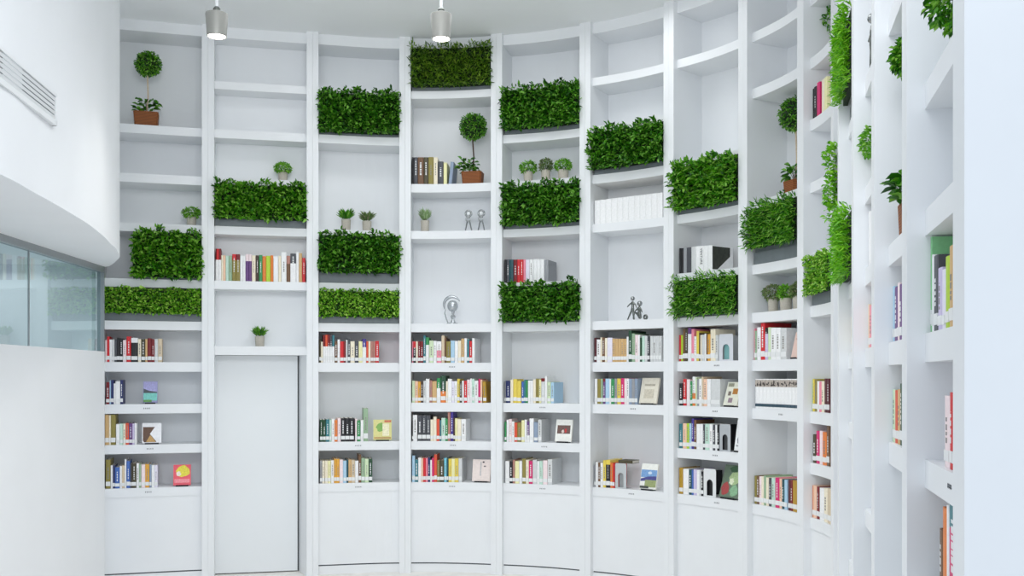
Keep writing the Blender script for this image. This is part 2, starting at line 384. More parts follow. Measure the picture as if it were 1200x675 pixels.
# ---------------------------------------------------------------- pendant lamps
def lamp(x, ytop, ybot, wpx, label):
    dia = 0.155; Y = dia * FPX / wpx
    xx = (x - 600) / FPX * Y; zt = ZC + (HOR - ytop) * Y / FPX; zb = ZC + (HOR - ybot) * Y / FPX
    r = empty('pendant_lamp', (xx, Y, ZCEIL)); tag(r, label, 'lamp', 'pendant lamps')
    h = zt - zb; R = dia / 2; zt -= ZCEIL; zb -= ZCEIL
    bm = bmesh.new()
    bm_lathe(bm, [(R * 0.80, zb + 0.03), (R * 0.80, zb), (R * 0.86, zb), (R, zt - 0.03), (R * 0.97, zt - 0.018), (R * 0.4, zt), (0, zt)], 36)
    frombm('shade', bm, M_LAMP, r, True)
    bm = bmesh.new(); bm_lathe(bm, [(0, zb + 0.012), (R * 0.55, zb + 0.006), (R * 0.79, zb + 0.014), (R * 0.79, zb + 0.03), (0, zb + 0.035)], 28)
    frombm('diffuser', bm, M_BULB, r, True)
    bm = bmesh.new(); bm_lathe(bm, [(0, zt - 0.002), (0.026, zt - 0.002), (0.026, zt + 0.016), (0.014, zt + 0.03), (0, zt + 0.03)], 18); frombm('cap', bm, M_SILVER, r, True)
    bm = bmesh.new(); bm_tube(bm, [(0, 0, zt + 0.02), (0, 0, -0.02)], 0.011, 12); frombm('rod', bm, M_WHITE, r, True)
    bm = bmesh.new(); bm_lathe(bm, [(0, -0.03), (0.05, -0.028), (0.055, 0), (0, 0)], 24); frombm('canopy', bm, M_WHITE, r, True)
    d = bpy.data.lights.new('lamp_bulb', 'SPOT'); d.energy = 40; d.spot_size = 2.1; d.spot_blend = 1.0; d.shadow_soft_size = 0.05; d.color = (1, 0.97, 0.92)
    o = bpy.data.objects.new('lamp_bulb', d); C.objects.link(o); o.parent = r; o.location = (0, 0, zb - 0.01)
lamp(254, 13, 43, 26, 'grey cylindrical pendant lamp, the left one, hanging before the second shelf column')
lamp(517, 14, 46, 25, 'grey cylindrical pendant lamp, the right one, hanging before the topmost green panel')

# ---------------------------------------------------------------- foliage
def leaves(name, pos, dirs, ups, ln, wd, m, parent, fold=0.25):
    """one mesh of many folded leaves: arrays of base points, axis directions, up vectors, lengths, widths"""
    n = len(pos); d = dirs / np.linalg.norm(dirs, axis=1)[:, None]
    s = np.cross(d, ups); s /= np.linalg.norm(s, axis=1)[:, None] + 1e-9
    u = np.cross(s, d); ln = ln[:, None]; wd = wd[:, None]
    pts = [pos, pos + d * ln * 0.3 + s * wd * 0.42 + u * wd * fold, pos + d * ln * 0.66 + s * wd * 0.40 + u * wd * fold * 0.8,
           pos + d * ln - u * wd * 0.3, pos + d * ln * 0.66 - s * wd * 0.40 + u * wd * fold * 0.8, pos + d * ln * 0.3 - s * wd * 0.42 + u * wd * fold]
    V = np.stack(pts, 1).reshape(-1, 3)
    i = np.arange(n) * 6
    F = np.stack([np.stack([i, i + 1, i + 2, i + 3], 1), np.stack([i, i + 3, i + 4, i + 5], 1)], 1).reshape(-1, 4)
    me = bpy.data.meshes.new(name)
    me.vertices.add(len(V)); me.vertices.foreach_set('co', V.ravel())
    me.loops.add(F.size); me.loops.foreach_set('vertex_index', F.ravel())
    me.polygons.add(len(F)); me.polygons.foreach_set('loop_start', np.arange(len(F)) * 4)
    me.update(calc_edges=True); me.validate()
    return link(name, me, m, parent)

def plant_panel(b, k, x0, x1, ytop, yfol, leaf, style, label, seed, bulge=0.05):
    """green panel on shelf k of bay b, between columns x0 and x1; foliage from row yfol (its lower edge) up to ytop"""
    rng = np.random.default_rng(seed); off = 0.02
    u0, u1 = max(0.004, solve_u(b, off, x0)), min(0.996, solve_u(b, off, x1))
    if u1 <= u0 + 0.05: u0, u1 = 0.01, 0.99
    a, e = X(b, u0, off), X(b, u1, off); c = (a + e) / 2; wdt = float(np.linalg.norm(e - a)); t = (e - a) / wdt; wdt -= 0.008
    um = (u0 + u1) / 2; cm = X(b, um, off); zb = ZT[k]
    h = zpix(ytop, cm) - zb; h0 = max(0.0, zpix(yfol, cm) - zb)
    nn = nrm(t); sag = float(np.dot(cm - c, nn))
    r = empty('plant_panel', (c[0], c[1], zb + 0.0007), math.atan2(t[1], t[0])); tag(r, label, 'plant panel', 'green plant panels on the shelves')
    above = min(ZB[j] for j in BAYS[b] + [0] if ZB[j] > zb) - zb; hb = min(h - 0.02, above - 0.01) if b < 9 else 0.13
    def bend(x): return sag * (1 - (2 * x / wdt) ** 2)
    bm = bmesh.new(); n = 8; fr = 0.045
    for zz0, zz1, y0, y1, ww in [(0.002, hb * 0.96, 0.06, 0.16, 0.0), (0.002, 0.10, 0.042, 0.16, 0.0)]:
        for i in range(n):
            xa, xb = -wdt / 2 + wdt * i / n, -wdt / 2 + wdt * (i + 1) / n
            q = [(xa, y0 + bend(xa)), (xb, y0 + bend(xb)), (xb, y1 + bend(xb)), (xa, y1 + bend(xa))]
            vv = [bm.verts.new((x, y, z)) for z in (zz0, zz1) for x, y in q]
            for f in [(0, 3, 2, 1), (4, 5, 6, 7), (0, 1, 5, 4), (1, 2, 6, 5), (2, 3, 7, 6), (3, 0, 4, 7)]: bm.faces.new([vv[j] for j in f])
    bmesh.ops.remove_doubles(bm, verts=bm.verts, dist=1e-5)
    frombm('planter_box', bm, M_GREYBOX, r)
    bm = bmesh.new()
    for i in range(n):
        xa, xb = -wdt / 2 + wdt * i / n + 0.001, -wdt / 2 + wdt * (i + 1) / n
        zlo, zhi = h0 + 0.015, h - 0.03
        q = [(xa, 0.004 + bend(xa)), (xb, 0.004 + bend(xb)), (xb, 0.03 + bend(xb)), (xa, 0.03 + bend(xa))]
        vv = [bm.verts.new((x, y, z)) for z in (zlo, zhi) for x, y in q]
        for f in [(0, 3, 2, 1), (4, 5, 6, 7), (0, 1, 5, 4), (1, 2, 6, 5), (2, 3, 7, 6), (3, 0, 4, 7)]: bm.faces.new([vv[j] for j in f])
    frombm('foliage_mat', bm, M_LEAFSHADEB if style == 'box' else M_LEAFSHADE, r)
    N = int(2300 * wdt / 0.8 * (h - h0) / 0.42)
    if style == 'box': N = int(N * 1.25)
    x = rng.uniform(-wdt / 2 - 0.005, wdt / 2 + 0.005, N); tuft = 0.02 * np.sin(x * 41 + seed) + 0.016 * np.sin(x * 17 + 2 * seed)
    z = h0 + 0.01 + rng.uniform(0, 1, N) * (h - 0.022 + tuft * (0.4 if style == 'box' else 1) - h0)
    dep = rng.uniform(0, 1, N) ** 0.8
    lump = 0.5 + 0.5 * np.sin(x * 23 + seed) * np.sin(z * 27 + seed * 1.7)
    amp = (0.03 if style == 'box' else 0.055) + bulge * lump
    y = 0.008 + bend(x) - dep * amp
    x = np.where(y > bend(x) - 0.03, np.clip(x, -wdt / 2 + 0.014, wdt / 2 - 0.014), x)
    top = z > h - 0.05 + tuft
    dirs = np.stack([rng.normal(0, 0.7, N), -0.55 - rng.uniform(0, 0.7, N), rng.normal(0.05 if style != 'fern' else -0.15, 0.65, N)], 1)
    dirs[top, 2] += 0.6
    lowz = z < h0 + 0.05
    dirs[lowz, 2] = np.minimum(dirs[lowz, 2], 0.1)
    ups = np.stack([rng.normal(0, 0.5, N), rng.normal(-0.5, 0.4, N), rng.normal(0.9, 0.3, N)], 1)
    if style == 'box': ln = rng.uniform(0.020, 0.036, N); wd = ln * rng.uniform(0.6, 0.8, N)
    elif style == 'fern': ln = rng.uniform(0.035, 0.075, N); wd = rng.uniform(0.009, 0.016, N)
    else: ln = rng.uniform(0.03, 0.062, N); wd = ln * rng.uniform(0.38, 0.6, N)
    if b >= 9: ln *= 0.75; wd *= 0.8
    leaves('foliage', np.stack([x, y, z], 1), dirs, ups, ln, wd, LEAF[leaf], r)

plant_panel(1, 5, 155, 237, 270, 330, 'mid', 'leaf', 'mottled green plant panel hanging low over the shelf edge in the first shelf column', 11)
plant_panel(1, 6, 100, 237, 337, 369, 'box', 'box', 'low boxwood panel right beside the glass, above the first column of books', 12, 0.02)
plant_panel(2, 4, 250, 360, 214, 259, 'mid', 'leaf', 'wide green plant panel above the row of books over the door', 13)
plant_panel(3, 2, 373, 468, 107, 158, 'deep', 'leaf', 'dark green plant panel high in the third column, right of the left lamp', 14)
plant_panel(3, 5, 373, 468, 273, 321, 'deep', 'leaf', 'dark green panel under two small spiky pots in the third column', 15)
plant_panel(3, 6, 373, 468, 339, 373, 'box', 'box', 'low boxwood panel right of the door, directly above a book row', 16, 0.02)
plant_panel(4, 1, 481, 576, 53, 103, 'olive', 'fern', 'olive green plant panel at the very top, behind the right lamp', 17, 0.03)
plant_panel(5, 2, 589, 680, 100, 151, 'deep', 'leaf', 'dark green plant panel highest in the fifth column, above three potted plants', 18)
plant_panel(5, 4, 589, 680, 214, 264, 'deep', 'leaf', 'dark green panel directly under three small potted plants in the fifth column', 19)
plant_panel(5, 6, 589, 680, 331, 379, 'deep', 'leaf', 'dark green panel in the fifth column overlapping the feet of black and red books', 20)
plant_panel(6, 3, 693, 779, 146, 196, 'deep', 'leaf', 'ragged dark green panel in the sixth column above the white volumes', 21)
plant_panel(7, 4, 789, 866, 185, 243, 'mid', 'leaf', 'green panel in the seventh column above the black and white books', 22)
plant_panel(7, 6, 789, 866, 322, 374, 'mid', 'fern', 'bright green panel in the seventh column under the black and white books', 23)
plant_panel(8, 5, 876, 935, 234, 288, 'mid', 'fern', 'green panel in the eighth column under the wicker potted topiary', 24, 0.03)
plant_panel(9, 6, 945, 971, 296, 345, 'box', 'box', 'narrow bright boxwood panel in the ninth column, above an empty compartment', 25, 0.01)
plant_panel(10, 5, 972, 983, 172, 258, 'bright', 'leaf', 'bright green panel in the tenth column, seen almost edge-on between white uprights', 26)
plant_panel(11, 4, 984, 998, 20, 112, 'bright', 'fern', 'bright ferny panel at the top of the eleventh column, seen edge-on', 27, 0.0)
plant_panel(11, 6, 984, 998, 248, 338, 'bright', 'fern', 'bright ferny panel at mid height of the eleventh column, bulging past the upright', 28, 0.02)

def spot(b, k, x, off=0.19):
    u = solve_u(b, off, x); p = X(b, u, off); _, t = curve(b, u)
    return (p[0], p[1], ZT[k] + 0.0007), math.atan2(t[1], t[0]), p

def ball_leaves(rng, n, c, R, squash=1.0, ln=(0.02, 0.035), out=0.8):
    v = rng.normal(0, 1, (n, 3)); v /= np.linalg.norm(v, axis=1)[:, None]
    rr = R * rng.uniform(0.72, 0.98, n)[:, None]
    pos = np.array(c) + v * rr * np.array([1, 1, squash])
    d = v * out + rng.normal(0, 0.5, (n, 3)); ups = rng.normal(0, 0.3, (n, 3)) + np.array([0, 0, 1.0])
    l = rng.uniform(*ln, n)
    return pos, d, ups, l
def potted_plant(b, k, x, foly, wpx, potw, leaf, style, label, seed, off=0.17, pf=0.5, nb=420):
    loc, rz, p = spot(b, k, x, off); rng = np.random.default_rng(seed); sc = p[1] / FPX
    top = zpix(foly, p) - loc[2]; fw = wpx * sc / 2; pr = potw * sc / 2
    r = empty('potted_plant', loc, rz); tag(r, label, 'plant', 'small potted plants')
    ph = top * pf
    bm = bmesh.new(); bm_lathe(bm, [(0, 0.0), (pr * 0.86, 0.0), (pr * 0.9, 0.004), (pr, ph * 0.97), (pr, ph), (pr * 0.88, ph), (pr * 0.86, ph - 0.012), (0, ph - 0.012)], 28)
    frombm('pot', bm, M_POT, r, True)
    if style == 'ball':
        n = nb; c = (0, 0, ph + (top - ph) * 0.42)
        pos, d, ups, l = ball_leaves(rng, n, c, fw * 0.86, (top - ph) * 0.56 / (fw * 0.86), (0.018, 0.032), 0.7)
        keep = pos[:, 2] > ph * (0.86 if nb < 1000 else 0.15); pos, d, ups, l = pos[keep], d[keep], ups[keep], l[keep]
        leaves('foliage', pos, d, ups, l, l * 0.55, LEAF[leaf], r)
        stems = [((0, 0, ph - 0.015), (math.cos(a) * fw * 0.5, math.sin(a) * fw * 0.5, ph + (top - ph) * 0.5)) for a in np.linspace(0, 6, 7)]
    else:
        n = 200; a = rng.uniform(0, 2 * PI, n); tilt = rng.uniform(0.1, 1.0, n)
        d = np.stack([np.cos(a) * tilt, np.sin(a) * tilt, np.ones(n) * 0.8], 1)
        h = top - ph; pos = np.stack([np.cos(a) * pr * 0.5, np.sin(a) * pr * 0.5, ph - 0.008 + rng.uniform(0, 0.4, n) * h], 1) + d * rng.uniform(0, .25, n)[:, None] * h
        l = rng.uniform(0.35, 0.75, n) * h; ups = np.stack([np.zeros(n), np.zeros(n), np.ones(n)], 1) + rng.normal(0, 0.2, (n, 3))
        k_ = fw / (np.abs(pos[:, 0] + d[:, 0] / np.linalg.norm(d, axis=1) * l).max()); pos[:, :2] *= min(1, k_); d[:, :2] *= k_
        leaves('foliage', pos, d, ups, l, np.full(n, 0.013), LEAF[leaf], r)
        stems = [((0, 0, ph - 0.015), (math.cos(a_) * fw * 0.4, math.sin(a_) * fw * 0.4, ph + h * 0.4)) for a_ in np.linspace(0, 6, 5)]
    bm = bmesh.new()
    for s0, s1 in stems: bm_tube(bm, [s0, s1], 0.002, 6)
    frombm('stems', bm, M_TRUNKD, r)
    return r
potted_plant(1, 4, 224.5, 243, 23, 11, 'fresh', 'ball', 'small round green plant in grey pot at the right end of first column', 31)
potted_plant(2, 3, 331.5, 191, 23, 11, 'fresh', 'ball', 'small round green plant in grey pot standing above the wide green panel over the door', 32)
potted_plant(2, 'D', 304.5, 382, 26, 11, 'mid', 'spiky', 'small leafy plant in grey pot on the shelf directly over the door', 33)
potted_plant(3, 4, 405.5, 244, 26, 11, 'mid', 'spiky', 'bright green spiky plant in grey pot, left of the pair in the third column', 34)
potted_plant(3, 4, 430, 247, 26, 11, 'sage', 'spiky', 'dull green spiky plant in grey pot, right of the pair in the third column', 35)
potted_plant(4, 4, 498, 245, 16, 10, 'pale', 'spiky', 'single pale spiky plant in beige pot left of the two silver figurines', 36)
potted_plant(5, 3, 619, 189, 22, 11, 'fresh', 'ball', 'light green round plant in grey pot, left of three in the fifth column', 37)
potted_plant(5, 3, 639.5, 186, 18, 11, 'sage', 'ball', 'grey green plant in grey pot, middle of three in the fifth column', 38)
potted_plant(5, 3, 660, 187, 23, 13, 'fresh', 'ball', 'light green round plant in grey pot, right of three in the fifth column', 39)
potted_plant(8, 6, 906, 334, 28, 12, 'sage', 'ball', 'purplish green plant in stone pot, left of three in the eighth column', 40)
potted_plant(8, 6, 921, 334, 22, 14, 'fresh', 'ball', 'fresh green plant in stone pot, middle of three in the eighth column', 41)
potted_plant(8, 6, 935.5, 331, 22, 13, 'sage', 'ball', 'plant in stone pot half hidden by the upright, right of three in the eighth column', 42)
potted_plant(9, 2, 984, 4, 46, 18, 'mid', 'ball', 'small dark green plant near the top of the ninth column, mostly hidden', 43, 0.26)
potted_plant(12, 5, 1027, 146, 40, 12, 'fresh', 'ball', 'pale green plant half hidden in the twelfth column, under the silver figure', 44, 0.10)
potted_plant(14, 5, 1131, -90, 108, 22, 'mid', 'ball', 'leafy green plant at the top of the nearest column, cut by the frame', 45, 0.10, 0.16, 1500)

def topiary(b, k, x, ball, rpx, potw, poth, trunk, label, seed, off=0.18, lean=0.0):
    loc, rz, p = spot(b, k, x, off); rng = np.random.default_rng(seed); sc = p[1] / FPX
    r = empty('topiary_tree', loc, rz); tag(r, label, 'topiary', 'ball topiaries in wicker pots')
    bx = (ball[0] - x) * sc; bz = zpix(ball[1], p) - loc[2]; R = rpx * sc
    pw = potw * sc / 2; ph = poth * sc
    bm = bmesh.new(); n = 4
    for (h0, s0), (h1, s1) in [((0, 0.90), (ph, 1.0))]:
        o = [bm.verts.new((sx * pw * s0, sy * pw * 0.8 * s0, h0)) for sx, sy in ((-1, -1), (1, -1), (1, 1), (-1, 1))]
        t_ = [bm.verts.new((sx * pw * s1, sy * pw * 0.8 * s1, h1)) for sx, sy in ((-1, -1), (1, -1), (1, 1), (-1, 1))]
        i_ = [bm.verts.new((sx * pw * 0.86, sy * pw * 0.68, h1)) for sx, sy in ((-1, -1), (1, -1), (1, 1), (-1, 1))]
        j_ = [bm.verts.new((sx * pw * 0.84, sy * pw * 0.66, h1 - 0.02)) for sx, sy in ((-1, -1), (1, -1), (1, 1), (-1, 1))]
        bm.faces.new(o[::-1]); bm.faces.new(j_)
        for A, B in ((o, t_), (t_, i_), (i_, j_)):
            for q in range(4): bm.faces.new([A[q], A[(q + 1) % 4], B[(q + 1) % 4], B[q]])
    bmesh.ops.bevel(bm, geom=[e for e in bm.edges if abs(e.verts[0].co.z - e.verts[1].co.z) > ph * 0.5], offset=0.012, segments=3, affect='EDGES')
    frombm('wicker_pot', bm, M_WICKER, r)
    bm = bmesh.new(); bm_box(bm, -pw * 0.8, pw * 0.8, -pw * 0.62, pw * 0.62, ph - 0.03, ph - 0.012); frombm('soil', bm, M_SOIL, r)
    bm = bmesh.new()
    bm_tube(bm, [(bx * 0.2, 0, ph - 0.02), (bx * 0.5 + 0.008, 0.004, ph + (bz - ph) * 0.35), (bx * 0.9 - 0.004, 0, ph + (bz - ph) * 0.7), (bx, 0, bz)], [0.009, 0.007, 0.007, 0.006], 10)
    frombm('trunk', bm, trunk, r, True)
    bm = bmesh.new(); bmesh.ops.create_icosphere(bm, subdivisions=3, radius=R * 0.74, matrix=Matrix.Translation((bx, 0, bz))); frombm('ball_core', bm, M_LEAFSHADE, r, True)
    pos, d, ups, l = ball_leaves(rng, 1100, (bx, 0, bz), R * 0.9, 1.0, (0.018, 0.032), 0.6)
    leaves('ball_foliage', pos, d, ups, l, l * 0.6, LEAF['mid'], r)
    # broad drooping leaves at the foot
    n = 60; a = rng.uniform(0, 2 * PI, n); el = rng.uniform(-0.5, 1.0, n)
    d = np.stack([np.cos(a), np.sin(a), el], 1); q = rng.uniform(0.15, 1.0, n)
    pos = np.stack([np.cos(a) * pw * 0.9 * q - lean * pw, np.sin(a) * pw * 0.7 * q - 0.02, ph + rng.uniform(0.0, 0.13, n)], 1)
    l = rng.uniform(0.04, 0.075, n)
    leaves('drooping_leaves', pos, d, np.stack([rng.normal(0, .3, n), rng.normal(-.4, .3, n), np.ones(n)], 1), l, l * 0.6, LEAF['deep'], r)
    bm = bmesh.new()
    for i in range(0, n, 6): bm_tube(bm, [(0, 0, ph - 0.02), tuple(pos[i])], 0.002, 6)
    frombm('stems', bm, M_TRUNKD, r)
topiary(1, 2, 171.5, (173.5, 75), 16, 28, 17, M_TRUNKL, 'ball topiary with pale trunk in wicker pot, upper left in first column', 51)
topiary(4, 3, 554, (554.5, 149), 17.5, 24, 15, M_TRUNKD, 'ball topiary with dark trunk in wicker pot beside black spined books, fourth column', 52, lean=0.4)
topiary(8, 4, 932, (934, 134), 23, 24, 19, M_TRUNKL, 'ball topiary in wicker pot half hidden by upright, eighth column', 53, 0.25)
topiary(13, 6, 1071, (1071, 66), 26, 40, 40, M_TRUNKL, 'ball topiary mostly hidden by the upright of the thirteenth column', 54, 0.12)

# ---------------------------------------------------------------- ornaments
def skinned(name, verts, edges, radii, m, parent, root=0, sub=2):
    me = bpy.data.meshes.new(name); me.from_pydata(verts, edges, [])
    o = link(name, me, m, parent)
    sk = o.modifiers.new('skin', 'SKIN'); ss = o.modifiers.new('sub', 'SUBSURF'); ss.levels = sub; ss.render_levels = sub
    for v, r in zip(me.skin_vertices[0].data, radii): v.radius = (r, r)
    me.skin_vertices[0].data[root].use_root = True
    sk.use_smooth_shade = True
    return o
def ring_figure(b, k, x, label):
    loc, rz, p = spot(b, k, x, 0.14); r = empty('ring_figurine', loc, rz); tag(r, label, 'figurine', 'silver ring figurines')
    I = Matrix.Translation((0, 0, 0.183)); bm = bmesh.new(); bm_torus(bm, 0.030, 0.0095, I); frombm('head_ring', bm, M_CHROME, r, True)
    bm = bmesh.new(); bmesh.ops.create_uvsphere(bm, u_segments=20, v_segments=12, radius=0.021, matrix=Matrix.Translation((0, 0, 0.183))); frombm('pearl', bm, M_WHITE, r, True)
    bm = bmesh.new(); bm_torus(bm, 0.020, 0.008, Matrix.Translation((-0.004, 0, 0.126)), a0=0.6, a1=5.9); frombm('body_ring', bm, M_CHROME, r, True)
    for s in (-1, 1):
        bm = bmesh.new(); bm_tube(bm, [(s * 0.008, 0, 0.108), (s * 0.018, 0, 0.08), (s * 0.026, 0, 0.04), (s * 0.033, 0, 0.008)], [0.008, 0.007, 0.006, 0.006], 8); frombm('leg', bm, M_CHROME, r, True)
    bm = bmesh.new(); bm_box(bm, -0.04, 0.04, -0.022, 0.022, 0, 0.009); frombm('base', bm, M_WHITE, r)
ring_figure(4, 4, 549, 'silver ring figurine on the left of the pair in the fourth column')
ring_figure(4, 4, 564, 'silver ring figurine on the right of the pair in the fourth column')
# crescent sculpture
loc, rz, p = spot(4, 6, 530, 0.16); r = empty('crescent_sculpture', loc, rz)
tag(r, 'pale silver crescent sculpture holding a ball, alone in the fourth column', 'sculpture')
M_PALE = mat('pale_silver', (186, 191, 194), 0.25, 0.6, noise=0.04, scale=10)
bm = bmesh.new(); pts = []; rd = []
for i in range(25):
    t = 0.45 + (3.75 - 0.45) * i / 24; pts.append((0.085 * math.cos(t), 0, 0.195 + 0.085 * math.sin(t))); rd.append(0.004 + 0.014 * math.sin(PI * i / 24))
bm_tube(bm, pts, rd, 12); frombm('crescent', bm, M_PALE, r, True)
bm = bmesh.new(); bmesh.ops.create_uvsphere(bm, u_segments=28, v_segments=18, radius=0.056, matrix=Matrix.Translation((0.004, 0, 0.185)) @ Matrix.Diagonal((1, 0.9, 1.05, 1))); frombm('ball', bm, M_PALE, r, True)
bm = bmesh.new(); bm_lathe(bm, [(0, 0.012), (0.028, 0.014), (0.014, 0.05), (0.03, 0.078), (0.012, 0.10), (0.02, 0.135), (0, 0.14)], 20, 0.008, 0); frombm('stem', bm, M_PALE, r, True)
bm = bmesh.new(); bm_lathe(bm, [(0, 0), (0.058, 0), (0.056, 0.012), (0, 0.016)], 28); frombm('base', bm, M_PALE, r, True)
# the curved arm from the crescent's foot to the base
bm = bmesh.new(); bm_tube(bm, [pts[-1], (-0.078, 0, 0.11), (-0.06, 0, 0.05), (-0.045, 0, 0.012)], [0.005, 0.006, 0.006, 0.006], 8); frombm('support_arm', bm, M_PALE, r, True)

def standing_figure(b, k, x, h, label, off=0.14, spread=1.0):
    loc, rz, p = spot(b, k, x, off); r = empty('metal_figurine', loc, rz); tag(r, label, 'figurine', 'abstract silver figurines')
    s = h / 0.23
    V = [(0, 0, .105), (0, 0, .14), (0, 0, .165), (0, 0, .182), (-.03, 0, .155), (-.055, -.01, .125), (.03, 0, .150), (.05, -.015, .115),
         (-.018, 0, .08), (-.04 * spread, 0, .04), (-.055 * spread, 0, .006), (.006, 0, .075), (.012, -.004, .04), (.014, 0, .006)]
    E = [(0, 1), (1, 2), (2, 3), (2, 4), (4, 5), (2, 6), (6, 7), (0, 8), (8, 9), (9, 10), (0, 11), (11, 12), (12, 13)]
    R = [.014, .013, .012, .007, .007, .005, .007, .005, .010, .008, .006, .011, .009, .008]
    skinned('body', [tuple(c * s for c in v) for v in V], E, [q * s for q in R], M_SILVER, r)
    bm = bmesh.new(); bmesh.ops.create_uvsphere(bm, u_segments=20, v_segments=14, radius=0.021 * s, matrix=Matrix.Translation((0, 0, .205 * s))); frombm('head', bm, M_CHROME, r, True)
    return r
standing_figure(6, 6, 741.5, 0.235, 'taller silver figure standing with legs apart in the sixth column')
loc, rz, p = spot(6, 6, 749.5, 0.13); r = empty('metal_figurine', loc, rz); tag(r, 'smaller silver figure sitting with bent knees in the sixth column', 'figurine', 'abstract silver figurines')
V = [(0, 0, .055), (-.004, 0, .09), (-.002, 0, .118), (0, 0, .135), (-.03, -.01, .10), (-.05, -.012, .075), (.026, -.012, .10), (.04, -.02, .07), (-.012, -.02, .06), (-.028, -.05, .075), (-.036, -.055, .008), (.014, -.02, .055), (.026, -.045, .07), (.04, -.05, .008), (.0, .01, .012)]
E = [(0, 1), (1, 2), (2, 3), (2, 4), (4, 5), (2, 6), (6, 7), (0, 8), (8, 9), (9, 10), (0, 11), (11, 12), (12, 13), (0, 14)]
skinned('body', V, E, [.017, .016, .013, .008, .007, .005, .007, .005, .011, .009, .007, .011, .009, .007, .02], M_SILVER, r)
bm = bmesh.new(); bmesh.ops.create_uvsphere(bm, u_segments=20, v_segments=14, radius=0.026, matrix=Matrix.Translation((0.002, 0, .158))); frombm('head', bm, M_CHROME, r, True)
loc, rz, p = spot(6, 6, 756.5, 0.13); bm = bmesh.new(); bm_torus(bm, 0.017, 0.0095, Matrix.Translation((0, 0, 0.0268)))
o = frombm('ring_ornament', bm, M_SILVER, None, True); o.location = loc; o.rotation_euler = (0, 0, rz)
tag(o, 'small silver ring lying at the feet of the sitting silver figure', 'ornament')
standing_figure(12, 4, 1022.5, 0.27, 'slender silver figure peeking out in the twelfth column, seen edge-on', 0.07, 1.2)

# ---------------------------------------------------------------- books
PAL = dict(
    w=('white', (238, 238, 238)), k=('black', (28, 28, 32)), r=('red', (206, 36, 44)), dr=('dark red', (122, 24, 30)), mr=('maroon', (84, 28, 38)),
    pk=('pink', (236, 140, 160)), mg=('magenta', (210, 40, 110)), or_=('orange', (224, 124, 50)), am=('amber', (222, 164, 62)), tn=('tan', (206, 170, 118)),
    cr=('cream', (238, 228, 204)), y=('yellow', (226, 202, 84)), py=('pale yellow', (236, 232, 176)), ol=('olive', (140, 128, 62)), do=('dark olive', (72, 66, 44)),
    br=('brown', (112, 80, 54)), db=('dark brown', (70, 50, 40)), gn=('green', (52, 142, 82)), dg=('dark green', (34, 74, 50)), sg=('sage green', (150, 178, 146)),
    mt=('mint green', (190, 220, 204)), pg=('pale green', (206, 224, 186)), lm=('lime green', (176, 206, 52)), tl=('teal', (54, 122, 132)), dt=('dark teal', (28, 78, 86)),
    nv=('navy blue', (36, 46, 98)), bl=('blue', (66, 104, 176)), lb=('light blue', (170, 204, 226)), cy=('cyan', (120, 200, 220)), gb=('grey blue', (140, 156, 178)),
    lv=('lilac', (200, 190, 220)), pu=('purple', (104, 66, 124)), in_=('indigo', (66, 50, 140)), g=('grey', (150, 152, 156)), lg=('light grey', (208, 210, 210)),
    dk=('dark grey', (72, 74, 80)), pc=('peach', (238, 196, 168)), pb=('pinkish brown', (176, 124, 112)), be=('beige', (210, 192, 164)), wl=('white lilac', (226, 222, 236)), go=('gold', (178, 140, 40)),
    lf=('light green', (132, 196, 140)), pw=('pinkish white', (240, 220, 222)), ro=('red orange', (218, 84, 54)))
def pm(c): return mat('book_' + PAL[c][0].replace(' ', '_'), PAL[c][1], 0.5, noise=0.05, scale=60)
DARK = {'k', 'dr', 'mr', 'r', 'do', 'br', 'db', 'dg', 'nv', 'bl', 'in_', 'pu', 'dk', 'mg', 'dt', 'tl', 'gn'}
ORD = ['', 'first', 'second', 'third', 'fourth', 'fifth', 'sixth', 'seventh', 'eighth', 'ninth', 'tenth', 'eleventh', 'twelfth', 'thirteenth', 'fourteenth', 'fifteenth', 'sixteenth',
       'seventeenth', 'eighteenth', 'nineteenth', 'twentieth', 'twenty-first', 'twenty-second', 'twenty-third', 'twenty-fourth', 'twenty-fifth', 'twenty-sixth', 'twenty-seventh',
       'twenty-eighth', 'twenty-ninth', 'thirtieth']
